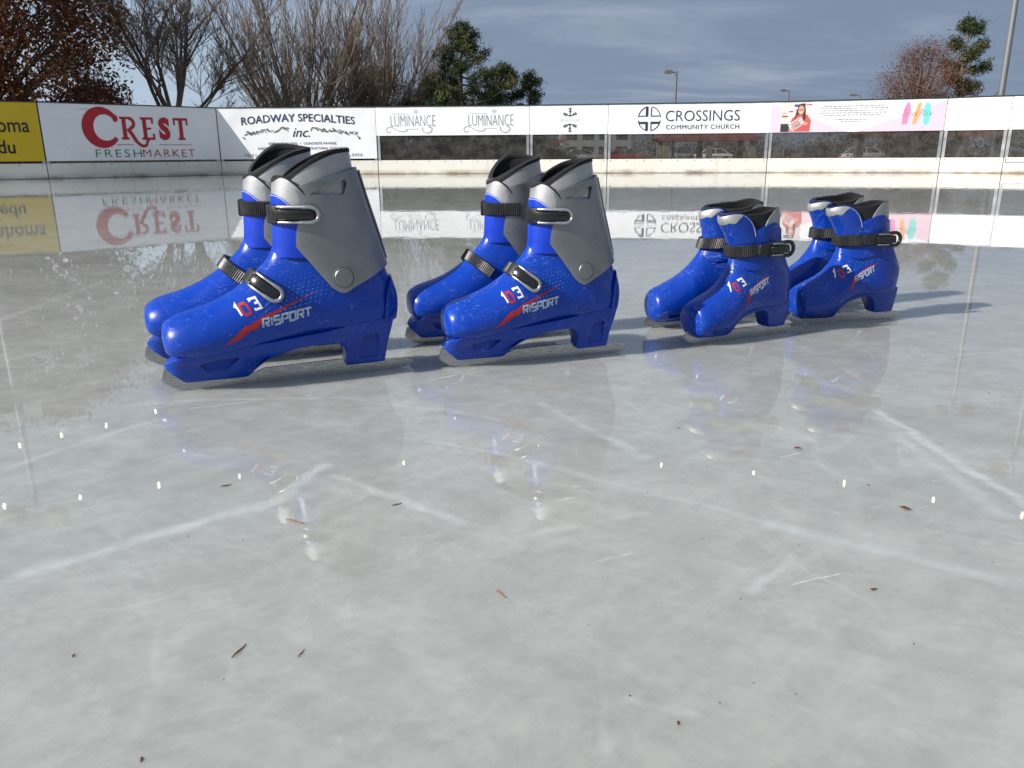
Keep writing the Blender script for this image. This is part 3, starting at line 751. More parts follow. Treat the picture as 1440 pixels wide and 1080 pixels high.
LOOP = RINK + [(10.6,-10),(9,-13),(5,-15),(-5,-15),(-9,-13),(-10.6,-10)]
iv = [(x, y, 0) for x, y in LOOP]
ice = link('ice', mesh('ice', iv, [tuple(range(len(iv) - 1, -1, -1))]), None, ice_mat()); tag(ice, kind='structure')

# ------------------------------------------------------------------ terrain
def ground_mat():
    m = mat('winter_grass', (.13, .11, .07), .9); t = NT(m); P = t.n('ShaderNodeTexCoord').outputs['Object']
    a = t.mr(t.noise(P, .08, 5, .6), .4, .6, 0, 1); b = t.noise(P, 3, 6, .7)
    c = t.mix(a, (.19, .155, .09), (.10, .095, .05)); t.l(t.mix(t.mr(b, .35, .7, 0, .6), c, (.26, .21, .13)), t.b.inputs['Base Color']); return m
rs = [0, 14.5, 16, 20, 30, 45, 70, 120, 250, 600, 1800]; zz = [-.06, -.06, -.1, -.25, -.55, -.75, -.8, -.8, -.8, -.8, -.8]
vs = []; fs = []; n = 48
for r, z in zip(rs, zz):
    for k in range(n):
        a = 2 * PI * k / n; vs.append((r * math.cos(a), r * math.sin(a) + (0 if r > 16 else 0), z))
for i in range(len(rs) - 1):
    for k in range(n): fs.append((i * n + k, i * n + (k + 1) % n, (i + 1) * n + (k + 1) % n, (i + 1) * n + k))
g = link('ground', mesh('ground', vs, fs, True), None, ground_mat()); tag(g, kind='structure')
mb = MB(); mb.add([(-200, 66, -.78), (260, 66, -.78), (260, 128, -.78), (-200, 128, -.78)], [(0, 1, 2, 3)])
tag(mb.build('car_park', mat('asphalt', (.055, .055, .056), .85, nscale=.6, namt=.2)), kind='structure')

# ------------------------------------------------------------------ rink barrier
def hdpe():
    m = mat('board_plastic', (.72, .71, .66), .45); t = NT(m); P = t.n('ShaderNodeTexCoord').outputs['Object']
    s = t.n('ShaderNodeSeparateXYZ'); t.l(P, s.inputs[0])
    st = t.vmath('MULTIPLY', P, (1, 1, 2.2)).outputs[0]
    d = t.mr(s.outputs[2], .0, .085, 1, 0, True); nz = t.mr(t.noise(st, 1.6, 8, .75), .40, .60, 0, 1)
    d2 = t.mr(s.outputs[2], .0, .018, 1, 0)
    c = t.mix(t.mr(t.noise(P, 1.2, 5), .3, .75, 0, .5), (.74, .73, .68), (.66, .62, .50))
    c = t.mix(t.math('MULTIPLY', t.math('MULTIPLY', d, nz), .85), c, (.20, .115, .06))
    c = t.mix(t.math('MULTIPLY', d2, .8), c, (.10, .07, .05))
    dr = t.mr(t.noise(t.vmath('MULTIPLY', P, (1, 1, .12)).outputs[0], 9, 5, .6), .56, .72, 0, .35)
    c = t.mix(dr, c, (.45, .40, .30)); t.l(c, t.b.inputs['Base Color']); return m
M['hdpe'] = hdpe()
M['alu'] = mat('aluminium', (.42, .43, .44), .42, metal=.6, nscale=8, namt=.2)
M['rail'] = mat('dark_green_rail', (.012, .022, .02), .45)
M['screw'] = mat('screw', (.09, .08, .07), .5, metal=.6)
M['seam'] = mat('seam_gap', (.02, .02, .018), .9)
def acrylic():
    m = bpy.data.materials.new('acrylic_pane'); m.use_nodes = True; nt_ = m.node_tree; nt_.nodes.clear()
    T = NT.__new__(NT); T.nt = nt_
    tr = T.n('ShaderNodeBsdfTransparent'); tr.inputs[0].default_value = (.60, .60, .59, 1)
    gl = T.n('ShaderNodeBsdfGlossy'); gl.inputs['Roughness'].default_value = .04; gl.inputs[0].default_value = (.8, .8, .8, 1)
    df = T.n('ShaderNodeBsdfDiffuse'); df.inputs[0].default_value = (.34, .33, .31, 1)
    P = T.n('ShaderNodeTexCoord').outputs['Object']
    fz = T.n('ShaderNodeFresnel'); fz.inputs[0].default_value = 1.3
    m1 = T.n('ShaderNodeMixShader'); T.l(T.math('MULTIPLY', fz.outputs[0], .8), m1.inputs[0]); T.l(tr.outputs[0], m1.inputs[1]); T.l(gl.outputs[0], m1.inputs[2])
    m2 = T.n('ShaderNodeMixShader'); T.l(T.mr(T.noise(P, 7, 8, .75), .42, .75, .05, .22), m2.inputs[0]); T.l(m1.outputs[0], m2.inputs[1]); T.l(df.outputs[0], m2.inputs[2])
    o = T.n('ShaderNodeOutputMaterial'); T.l(m2.outputs[0], o.inputs[0]); return m
M['acrylic'] = acrylic()
barrier = empty('rink_barrier', (0, 0, 0)); tag(barrier, 'low rink wall of cream kick boards, clear panes and dark top rail around the ice', 'rink wall')
def frame_of(a, b):
    a = Vector((*a, 0)); b = Vector((*b, 0)); d = (b - a); L = d.length; d.normalize(); nrm = Vector((d.y, -d.x, 0))  # faces the rink
    return a, d, nrm, L
def obox(mb, a, d, nrm, x0, x1, n0, n1, z0, z1, m=0):
    """box along a wall: x along, n toward the rink"""
    vs = [a + d * x + nrm * q + Vector((0, 0, z)) for z in (z0, z1) for x, q in ((x0, n0), (x1, n0), (x1, n1), (x0, n1))]
    mb.add(vs, [(0,3,2,1),(4,5,6,7),(0,1,5,4),(1,2,6,5),(2,3,7,6),(3,0,4,7)], m)
N = len(LOOP)
for i in range(N):
    A_, B_ = LOOP[i], LOOP[(i + 1) % N]
    a, d, nr, L = frame_of(A_, B_)
    if nr.dot(Vector((-a.x, -a.y + 1, 0))) < 0: nr = -nr
    front = i < len(RINK) - 1
    mb = MB(); obox(mb, a, d, nr, .002, L - .002, -.03, 0, -.01, .205)
    k = mb.build('kick_board', M['hdpe'], barrier)
    if front:
        me = k.data; bm = bmesh.new(); bm.from_mesh(me); bmesh.ops.bevel(bm, geom=[e for e in bm.edges if e.verts[0].co.z > .2 and e.verts[1].co.z > .2], offset=.006, segments=2, affect='EDGES'); bm.to_mesh(me); bm.free()
        mb = MB(); nS = max(2, int(L / .26))
        for j in range(nS + 1):
            x = .05 + (L - .10) * j / nS; c = a + d * x + nr * .001 + Vector((0, 0, .183))
            mb.add([c + d * (.007 * math.cos(q * PI / 4)) + Vector((0, 0, .007 * math.sin(q * PI / 4))) + nr * .002 for q in range(8)], [tuple(range(8))])
        sc_ = mb.build('screw_row', M['screw'], k)
        mb = MB(); obox(mb, a, d, nr, -.004, .004, -.02, .0025, .001, .985); mb.build('panel_joint', M['seam'], k)
    mb = MB(); obox(mb, a, d, nr, 0, L, -.05, .012, .985, 1.0); mb.build('top_rail', M['rail'], barrier)
    mb = MB(); obox(mb, a, d, nr, .03, L - .03, -.022, -.016, .206, .984); mb.build('window_pane', M['acrylic'], barrier)
    for x in (.006, L - .046):
        mb = MB(); obox(mb, a, d, nr, x, x + .04, -.045, -.004, .206, .984); mb.build('post', M['alu'], barrier)
    if front and i in (7, 8, 9, 10):
        mb = MB(); obox(mb, a, d, nr, .05, L - .05, -.04, -.006, .206, .216); mb.build('window_sill', M['rail'], barrier)
# gate outline in the right hand section
a, d, nr, L = frame_of(RINK[11], RINK[12])
mb = MB()
for z0, z1, x0, x1 in ((.135, .142, .02, L - .02), (.142, .2, .02, .027), (.142, .2, L - .027, L - .02)): obox(mb, a, d, nr, x0, x1, 0, .003, z0, z1)
mb.build('gate_edge', M['seam'], barrier)

# ------------------------------------------------------------------ banners and lettering
def text2d(s, size=1., off=0., shear=0., space=1.):
    cu = bpy.data.curves.new('t', 'FONT'); cu.body = s; cu.size = size; cu.offset = off; cu.shear = shear; cu.space_character = space
    cu.fill_mode = 'FRONT' if hasattr(cu, 'fill_mode') and False else cu.fill_mode
    cu.resolution_u = 3
    o = bpy.data.objects.new('t', cu); COL.objects.link(o); bpy.context.view_layer.update()
    dg = bpy.context.evaluated_depsgraph_get(); me = bpy.data.meshes.new_from_object(o.evaluated_get(dg))
    bpy.data.objects.remove(o)
    vs = [(v.co.x, v.co.y) for v in me.vertices]; fs = [tuple(p.vertices) for p in me.polygons]
    return vs, fs
class Banner:
    """flat sheet on the wall between two seams; x = metres along from the left end, z = height"""
    def __init__(s, A, B, z0, z1, x0, x1, m, label, cat='banner', parts_mats=()):
        s.a, s.d, s.n, s.L = frame_of(A, B)
        s.o = empty('advertising_banner', s.a + s.d * x0 + s.n * 0); s.o.location.z = z0
        tag(s.o, label, cat, 'advertising banners along the rink wall')
        s.x0, s.z0, s.w, s.h = x0, z0, x1 - x0, z1 - z0; s.base = s.a + s.d * x0
        nx = max(2, int(s.w / .05)); nz = 8; rr = random.Random(int(x1 * 100) + int(abs(A[0]) * 10)); vs = []; fs = []
        ph = [rr.uniform(0, 6) for _ in range(6)]
        for j in range(nz + 1):
            for i in range(nx + 1):
                u = s.w * i / nx; v = s.h * j / nz
                e = .0010 * math.sin(u * 9 + ph[0] + v * 3) + .0007 * math.sin(u * 23 + ph[1] - v * 8) + .0006 * math.sin(v * 30 + ph[2] + u * 4)
                p = s.d * u + s.n * (.004 + e) + Vector((0, 0, v)); vs.append(p)
        for j in range(nz):
            for i in range(nx): q = j * (nx + 1) + i; fs.append((q, q + 1, q + nx + 2, q + nx + 1))
        c = link('sheet', mesh('sheet', vs, fs, True), s.o, m)
    def put(s, name, m, vs, fs, lift=.0085):
        V = [s.d * x + s.n * lift + Vector((0, 0, z)) for x, z in vs]
        return link(name, mesh(name, V, fs), s.o, m)
    def text(s, txt, x, z, w, h=None, m=None, off=0., shear=0., space=1., arch=None, name='lettering', lift=.0085):
        vs, fs = text2d(txt, 1., off, shear, space)
        xs = [v[0] for v in vs]; zs = [v[1] for v in vs]; x0, x1, z0, z1 = min(xs), max(xs), min(zs), max(zs)
        k = w / (x1 - x0); kz = k if h is None else h / (z1 - z0)
        out = [(x + (p - x0) * k, z + (q - z0) * kz) for p, q in vs]
        if arch: out = [(p, q + arch((p - x) / w)) for p, q in out]
        return s.put(name, m, out, fs, lift)
    def polys(s, name, m, polys, lift=.0085):
        vs = []; fs = []
        for p in polys: fs.append(tuple(range(len(vs), len(vs) + len(p)))); vs += list(p)
        return s.put(name, m, vs, fs, lift)
white = mat('banner_white', (.80, .81, .83), .45, spec=.35); t_ = NT(white); P_ = t_.n('ShaderNodeTexCoord').outputs['Object']
q_ = t_.mix(t_.mr(t_.noise(P_, 1.7, 6, .65), .4, .75, 0, .35), (.80, .81, .83), (.62, .63, .64))
q_ = t_.mix(t_.mr(t_.noise(t_.vmath('MULTIPLY', P_, (1, 1, 4)).outputs[0], 9, 6, .75), .60, .70, 0, .4), q_, (.42, .43, .43))
t_.l(q_, t_.b.inputs['Base Color'])
ink = lambda n, c: mat(n, c, .45, spec=.35)
navy = ink('navy_ink', (.02, .035, .085)); red = ink('red_ink', (.42, .02, .035)); green = ink('green_ink', (.02, .16, .09)); dark = ink('black_ink', (.02, .02, .025))
grey = ink('grey_ink', (.22, .23, .27)); pale = ink('pale_grey_ink', (.45, .46, .50)); teal = ink('dark_ink', (.02, .03, .045))
yellow = mat('yellow_banner', (.62, .44, .02), .45, spec=.35, nscale=1.5, namt=.05)
S = {k: RINK[k] for k in range(len(RINK))}
def stroke(pts, w, closed=False):
    """variable-width stroke polygons; w number or list"""
    P = [Vector(p) for p in pts]; N_ = len(P); ws = w if isinstance(w, (list, tuple)) else [w] * N_; L_ = []; R_ = []
    for i in range(N_):
        t = (P[(i + 1) % N_ if closed else min(i + 1, N_ - 1)] - P[i - 1 if (closed or i) else 0]).normalized(); q = Vector((-t.y, t.x)) * ws[i] / 2
        L_.append(P[i] + q); R_.append(P[i] - q)
    return [[tuple(L_[i]), tuple(L_[(i + 1) % N_]), tuple(R_[(i + 1) % N_]), tuple(R_[i])] for i in range(N_ if closed else N_ - 1)]
# yellow one (leftmost)
a, d, nr, L = frame_of(S[3], S[4])
b = Banner(S[3], S[4], .235, .985, .01, L - .01, yellow, 'yellow banner with black lettering ending in homa at left edge')
b.text('Oklahoma', L - 1.04, .37, .90, .19, dark, .006)
b.text('edu', L - .64, .10, .30, .17, dark, .012)
# Crest
a, d, nr, L = frame_of(S[4], S[5])
b = Banner(S[4], S[5], .235, .985, .01, L - .01, white, 'white banner with big red CREST and green and red FRESHMARKET words')
sx = L / 251.
def PX(x): return (x - 56) * sx
# big C: crescent stroke with a ball end
cx, cz = PX(136), .445; pts = []; ws = []
for i in range(25):
    tt = R(38 + 284 * i / 24); pts.append((cx + .205 * math.cos(tt), cz + .225 * math.sin(tt)))
    k = math.sin(PI * i / 24); ws.append(.055 + .095 * k ** 1.2)
b.polys('lettering', red, stroke(pts, ws))
b.polys('lettering', red, [[(pts[0][0] + .008 + .036 * math.cos(q), pts[0][1] - .012 + .05 * math.sin(q)) for q in [2 * PI * i / 14 for i in range(14)]]], .0092)
def slab(x, w, zb, zt, th=.03, ov=.02):  # serif bars
    return [[(x - ov, zb), (x + w + ov, zb), (x + w + ov, zb + th), (x - ov, zb + th)]]
zb, zt = .285, .595
def rect(x0, x1, z0, z1): return [(x0, z0), (x1, z0), (x1, z1), (x0, z1)]
def arcs(cx, cz, rx, rz, a0, a1, w, n=14):
    P = [(cx + rx * math.cos(R(a0 + (a1 - a0) * i / n)), cz + rz * math.sin(R(a0 + (a1 - a0) * i / n))) for i in range(n + 1)]
    return stroke(P, w)
x0 = PX(160)
RL = [rect(x0 + .02, x0 + .075, zb + .03, zt - .03), rect(x0 - .005, x0 + .10, zb, zb + .03), rect(x0 - .005, x0 + .12, zt - .03, zt)]
b.polys('lettering', red, RL)
b.polys('lettering', red, arcs(x0 + .115, zt - .087, .065, .068, 88, -85, .045) , .0092)
b.polys('lettering', red, stroke(smoothline([(x0 + .095, zb + .15), (x0 + .15, zb + .06), (x0 + .20, zb - .03), (x0 + .27, zb - .085), (x0 + .33, zb - .07), (x0 + .345, zb - .02), (x0 + .38, zb + .01)], 4), [.05] * 8 + [.042] * 8 + [.035] * 9), .0097)
x0 = PX(189)
b.polys('lettering', red, [rect(x0 + .02, x0 + .075, zb + .03, zt - .03), rect(x0 - .005, x0 + .18, zb, zb + .032), rect(x0 - .005, x0 + .175, zt - .032, zt), rect(x0 + .145, x0 + .175, zt - .085, zt - .032), rect(x0 + .15, x0 + .18, zb + .032, zb + .085), rect(x0 + .076, x0 + .135, zb + .14, zb + .168)])
b.text('S', PX(214), zb - .005, .165, zt - zb + .01, red, .06)
x0 = PX(237)
b.polys('lettering', red, [rect(x0 + .075, x0 + .13, zb + .03, zt - .034), rect(x0 + .05, x0 + .155, zb, zb + .03), rect(x0 - .005, x0 + .21, zt - .034, zt), rect(x0 - .005, x0 + .022, zt - .1, zt - .034), rect(x0 + .183, x0 + .21, zt - .1, zt - .034)])
b.polys('underline', red, [rect(PX(152), PX(176), .213, .22), rect(PX(212), PX(262), .213, .22)], .0083)
b.text('FRESH', PX(121), .045, .62, .105, green, -.01, space=1.25); b.text('MARKET', PX(187), .045, .76, .105, red, -.01, space=1.2)
b.polys('smudge', mat('green_smudge', (.25, .34, .33), .6), [[(.42, .675), (.56, .69), (.7, .67), (.56, .683)]])
# Roadway
a, d, nr, L = frame_of(S[5], S[6])
b = Banner(S[5], S[6], .235, .985, .01, L - .006, white, 'white banner reading ROADWAY SPECIALTIES inc. in navy letters')
sx = L / 221.
def PX(x): return (x - 308) * sx
ar = lambda u: .05 * (1 - (2 * u - 1) ** 2)
b.text('ROADWAY SPECIALTIES', PX(341), .50, PX(499) - PX(341), .115, navy, .012, arch=ar)
b.text('inc.', PX(411), .325, PX(435) - PX(411), .13, dark, .0, shear=.35)
b.text('ASPHALT PAVING  •  CONCRETE PAVING', PX(376), .212, PX(471) - PX(376), .036, navy, .012, space=1.15)
b.text('SUBGRADE MODIFICATIONS  •  STRUCTURAL CONCRETE', PX(361), .14, PX(486) - PX(361), .036, navy, .012, space=1.15)
b.text('14600 S. DOUGLAS', PX(341), .035, PX(388) - PX(341), .045, grey, .008, space=1.15); b.text('6.0456', PX(486), .035, PX(507) - PX(486), .045, grey, .008, space=1.15)
rr = random.Random(8); P1 = []; P2 = []
for x0_, x1_, fl in ((PX(341), PX(405), 1), (PX(437), PX(505), -1)):
    for i in range(70):
        u = i / 69; zc_ = .345 + .10 * (u if fl > 0 else 1 - u) ** .6 + .012 * math.sin(u * 16) - (.05 if min(u, 1 - u) < .05 and ((fl > 0) == (u < .5)) else 0)
        x_ = x0_ + (x1_ - x0_) * u + rr.uniform(-.006, .006); z_ = zc_ + rr.uniform(-.022, .022) - (.0 if fl > 0 else .0); r = rr.uniform(.007, .019)
        (P1 if rr.random() < .5 else P2).append([(x_ + r * rr.uniform(.6, 1) * math.cos(q), z_ + r * rr.uniform(.6, 1) * math.sin(q)) for q in [2 * PI * k / 7 for k in range(7)]])
for q_, (pp, mm) in enumerate(((P1, mat('road_grey', (.20, .20, .17), .6)), (P2, mat('road_dark', (.06, .06, .05), .6)))):
    vs = []; fs = []
    for j, p in enumerate(pp): fs.append(tuple(range(len(vs), len(vs) + 7))); vs += [(x_, z_, .0084 + .0004 * q_ + j * .000018) for x_, z_ in p]
    link('road_strip_picture', mesh('p', [b.d * x_ + b.n * l + Vector((0, 0, z_)) for x_, z_, l in vs], fs), b.o, mm)
# Luminance
a, d, nr, L = frame_of(S[6], S[7])
b = Banner(S[6], S[7], .57, .985, .0, L - .003, white, 'white banner printed twice with the thin grey word LUMINANCE')
for px0 in (551, 659):
    x_ = (px0 - 532) / 213. * L; wd = .70
    b.text('LUMINANCE', x_ + .02, .135, wd * .98, .16, grey, -.022, name='lettering')
    sw_ = smoothline([(x_ + .02, .06), (x_ - .03, .045), (x_ - .05, .09), (x_ - .01, .125), (x_ + .06, .11), (x_ + .15, .065), (x_ + .24, .06), (x_ + .28, .09)], 5)
    s2_ = smoothline([(x_ + .50, .12), (x_ + .52, .06), (x_ + .58, .035), (x_ + .64, .06), (x_ + .65, .11), (x_ + .60, .12)], 5)
    b.polys('flourish', grey, stroke(sw_, .007) + stroke(s2_, .008))
    b.polys('sun_mark', pale, [[(x_ + .41 + .012 * math.cos(q), .345 + .012 * math.sin(q)) for q in [PI * k / 4 for k in range(8)]]] + [q_ for k in range(12) for q_ in stroke([(x_ + .41 + .018 * math.cos(PI * k / 6), .345 + .018 * math.sin(PI * k / 6)), (x_ + .41 + .04 * math.cos(PI * k / 6), .345 + .036 * math.sin(PI * k / 6))], .004)])
    b.polys('fine_print', pale, [rect(x_ + .04 + k * .024, x_ + .057 + k * .024, .312, .320) for k in range(11)] + [rect(x_ + .24 + k * .024, x_ + .257 + k * .024, .092, .099) for k in range(9)])
# snowflake
a, d, nr, L = frame_of(S[7], S[8])
b = Banner(S[7], S[8], .57, .985, .003, L - .003, white, 'white banner with a black snowflake split by pale script')
cx = L * .515; Pn = []
for sgn in (1, -1):
    c = (cx, .205 + sgn * .055)
    for an, ln in ((90, .125), (28, .115), (152, .115)):
        e = (c[0] + ln * math.cos(R(an)), c[1] + sgn * ln * math.sin(R(an)) * (1 if an == 90 else .75))
        Pn.append((c, e, .013))
        for f_ in (.42, .7):
            m_ = (c[0] + (e[0] - c[0]) * f_, c[1] + (e[1] - c[1]) * f_); bd = math.atan2(e[1] - c[1], e[0] - c[0])
            for q in (-.8, .8): Pn.append((m_, (m_[0] + .034 * math.cos(bd + q), m_[1] + .034 * math.sin(bd + q)), .008))
vs = []; fs = []
for j, (p, q, wd) in enumerate(Pn):
    for poly in stroke([p, q], wd): fs.append(tuple(range(len(vs), len(vs) + 4))); vs += [b.d * x_ + b.n * (.0084 + j * .00006) + Vector((0, 0, z_)) for x_, z_ in poly]
link('snowflake_mark', mesh('s', vs, fs), b.o, teal)
b.text('Edmond Ice Rink', cx - .155, .185, .31, .05, pale, -.012, shear=.4, lift=.012)
# Crossings
a, d, nr, L = frame_of(S[8], S[9])
b = Banner(S[8], S[9], .565, .985, .003, L - .0, white, 'white banner reading CROSSINGS COMMUNITY CHURCH beside a round cross emblem')
sx = L / 226.
def PX(x): return (x - 856) * sx
cx, cz, r = PX(914), .215, .163
b.polys('cross_emblem', teal, [q for a0, a1 in ((8, 78), (99, 172), (188, 262), (278, 352)) for q in arcs(cx, cz, r, r * 1.05, a0, a1, .012)])
gx = .02
b.polys('cross_emblem', teal, [rect(cx - gx - .034, cx - gx, .045, .172), rect(cx - .15, cx - gx - .034, .172 - .03, .172), rect(cx + gx, cx + gx + .012, .05, .172 - .03), rect(cx + gx, cx + .15, .172 - .03, .172),
    rect(cx - gx - .034, cx - gx, .245, .385), rect(cx - .155, cx - gx - .034, .245, .258), rect(cx + gx, cx + gx + .012, .258, .375), rect(cx + gx, cx + .155, .245, .258)], .009)
b.text('CROSSINGS', PX(937), .175, PX(1039.5) - PX(937), .15, teal, -.008)
b.text('COMMUNITY CHURCH', PX(938), .062, PX(1039.5) - PX(938), .062, teal, .0, space=1.12)
# Grace Place
a, d, nr, L = frame_of(S[9], S[10])
b = Banner(S[9], S[10], .565, .985, .0, L - .005, white, 'pink and white banner with photo of a smiling woman and three paint strokes')
sx = L / 247.; hz = .42
def PX(x): return (x - 1083) * sx
pink = mat('pink_ink', (.72, .52, .60), .5)
b.polys('pink_ground', pink, [[(.003, .003), (PX(1196), .003), (.003, hz - .01)]], .0078)
b.polys('pink_ground', pink, [[(PX(1212), .003), (L - .012, .003), (L - .012, hz - .02)]], .0078)
x0, x1 = PX(1099), PX(1141)
pm = {'wall': (.62,.58,.56), 'dark': (.03,.03,.035), 'skin': (.58,.30,.22), 'hair': (.06,.028,.02), 'shirt': (.50,.09,.09), 'stripe': (.45,.05,.07), 'blue': (.05,.09,.25), 'paper': (.75,.70,.70)}
pm = {k: mat('photo_' + k, v, .5) for k, v in pm.items()}
def ell(cx, cz, rx, rz, n=16): return [(cx + rx * math.cos(2 * PI * i / n), cz + rz * math.sin(2 * PI * i / n)) for i in range(n)]
b.polys('photo_background', pm['wall'], [rect(x0, x1, .008, hz - .008)], .0086)
b.polys('photo_shelf', pm['blue'], [rect(x0 + .17, x0 + .25, .35, .385), rect(x0 + .10, x0 + .16, .28, .295)], .0089)
b.polys('photo_shelf', pm['stripe'], [rect(x0 + .01, x0 + .09, .21, .235), rect(x0 + .33, x0 + .41, .37, .385), rect(x0 + .18, x0 + .24, .30, .31), rect(x0 + .02, x0 + .06, .262, .272)], .0089)
b.polys('photo_chair', pm['dark'], [rect(x0 + .0, x0 + .12, .008, .12), rect(x0 + .29, x0 + .32, .36, .395)], .0089)
cx = x0 + .26
b.polys('photo_shirt', pm['shirt'], [[(cx - .13, .01), (cx + .14, .01), (cx + .15, .16), (cx + .10, .235), (cx + .03, .26), (cx - .05, .25), (cx - .11, .19), (cx - .14, .10)]], .0092)
b.polys('photo_hair', pm['hair'], [[(cx - .08, .17), (cx - .055, .30), (cx - .03, .375), (cx + .01, .398), (cx + .05, .38), (cx + .068, .31), (cx + .075, .20), (cx + .05, .14), (cx + .03, .24), (cx - .04, .24)]], .0095)
b.polys('photo_face', pm['skin'], [ell(cx + .006, .305, .042, .062)], .0098)
b.polys('photo_glasses', pm['hair'], [rect(cx - .032, cx + .042, .312, .317), rect(cx - .03, cx - .003, .30, .3035), rect(cx + .014, cx + .04, .30, .3035)], .0101)
b.polys('photo_smile', pm['paper'], [[(cx - .014, .275), (cx + .006, .266), (cx + .026, .275), (cx + .006, .279)]], .0101)
pb = [(-.10, -.055), (.10, -.055), (.10, .055), (-.10, .055)]
rt = lambda p, an, ox, oz: [(ox + x_ * math.cos(an) - z_ * math.sin(an), oz + x_ * math.sin(an) + z_ * math.cos(an)) for x_, z_ in p]
b.polys('photo_package', pm['paper'], [rt(pb, .6, cx - .045, .115)], .0104)
b.polys('photo_package', pm['stripe'], [rt(rect(-.095, .095, z_, z_ + .012), .6, cx - .045, .115) for z_ in (-.045, -.01, .03)], .0107)
b.polys('photo_package', pm['dark'], [rt(rect(-.06, .05, z_, z_ + .012), .6, cx - .045, .115) for z_ in (-.028, .010)], .0107)
b.polys('photo_hand', pm['skin'], [ell(cx + .07, .12, .04, .022), ell(cx - .09, .07, .03, .018)], .011)
rr = random.Random(5); pl_ = []
for row, (z_, xa, xb) in enumerate(((.345, 1160, 1246), (.315, 1155, 1250), (.285, 1158, 1246), (.255, 1155, 1250), (.225, 1160, 1243), (.165, 1178, 1222), (.135, 1186, 1213))):
    x_ = PX(xa)
    while x_ < PX(xb):
        w_ = rr.uniform(.02, .06); pl_.append(rect(x_, min(x_ + w_, PX(xb)), z_, z_ + .0085)); x_ += w_ + .012
b.polys('body_text', grey, pl_)
def blob(cx, cz, rx, rz, seed, lean=0):
    rr = random.Random(seed); o_ = []
    for i in range(26):
        an = 2 * PI * i / 26; k = rr.uniform(.86, 1.06); z_ = rz * math.sin(an) * k; o_.append((cx + rx * (abs(math.cos(an)) ** .6) * (1 if math.cos(an) > 0 else -1) * k + lean * z_, cz + z_))
    return [o_]
b.polys('paint_stroke', mat('pink_paint', (.72, .22, .42), .5), blob(PX(1276), .225, .042, .155, 1, .08))
b.polys('paint_stroke', mat('orange_paint', (.72, .36, .12), .5), blob(PX(1290.5), .225, .03, .155, 2, .16))
b.polys('paint_stroke', mat('turquoise_paint', (.16, .60, .55), .5), blob(PX(1304), .225, .048, .155, 3, -.02))
b.text('Grace Place', PX(1271), .20, PX(1311) - PX(1271), .085, teal, -.03, shear=.35, lift=.0095)
# blanks
a, d, nr, L = frame_of(S[10], S[11]); Banner(S[10], S[11], .565, .985, .0, L - .003, white, 'blank white banner strip right of the pink one, ending at the gate')
a, d, nr, L = frame_of(S[11], S[12]); Banner(S[11], S[12], .565, .985, .003, L - .003, white, 'blank white banner strip over the gate at the right edge')

# ------------------------------------------------------------------ trees
def at(px, D, z=-.7):
    """ground point D metres off on the bearing seen at photo column px on the horizon"""
    dd = Fw * 1.0 + Rt * ((px - 720) / f) + Up * ((540 - 215.5) / f); k = D / math.hypot(dd.x, dd.y); return Vector((dd.x * k, dd.y * k, z))
bark = mat('bark', (.125, .10, .08), .9, nscale=4, namt=.3); bark2 = mat('grey_bark', (.17, .135, .11), .9, nscale=4, namt=.3)
class Tree:
    def __init__(s, seed): s.r = random.Random(seed); s.tr = MB(); s.cr = MB(); s.tips = []
    def limb(s, mb, p, d, L, r0, r1, n=5, sides=5, wob=.12, up=.05):
        pts = [p.copy()]; rr = [r0]; d = d.normalized()
        for i in range(n):
            d = (d + Vector((s.r.gauss(0, wob), s.r.gauss(0, wob), s.r.gauss(0, wob * .6) + up))).normalized()
            p = p + d * (L / n); pts.append(p.copy()); rr.append(r0 + (r1 - r0) * (i + 1) / n)
        mb.tube(pts, rr, sides, caps=False); return pts, rr, d
    def grow(s, mb, p, d, L, r, depth, nb=4, spread=.6, ratio=.62, wob=.12, up=.06, minr=.006, start=.3):
        if depth < 0: return
        pts, rr, dl = s.limb(mb, p, d, L, r, max(r * .45, minr * .8), 5 if depth > 0 else 3, 6 if depth > 2 else (4 if depth > 0 else 3), wob, up)
        if depth == 0: s.tips.append(pts[-1]); return
        for k in range(nb + (1 if depth > 1 else 0)):
            t_ = start + (1 - start) * (k + s.r.uniform(.2, .8)) / (nb + 1); i = min(int(t_ * (len(pts) - 1)), len(pts) - 2); q = pts[i].lerp(pts[i + 1], t_ * (len(pts) - 1) - i)
            a_ = s.r.uniform(0, 2 * PI); side = Vector((math.cos(a_), math.sin(a_), s.r.uniform(-.1, .4)))
            bd = (pts[i + 1] - pts[i]).normalized() * (1 - spread * .5) + side * spread
            s.grow(mb, q, bd, L * ratio * s.r.uniform(.7, 1.15) * (1.15 - .4 * t_), max(rr[i] * .5, minr), depth - 1, nb, spread, ratio, wob, up, minr, .15)
        s.grow(mb, pts[-1], dl, L * ratio, rr[-1], depth - 1, nb, spread, ratio, wob, up, minr, .15)
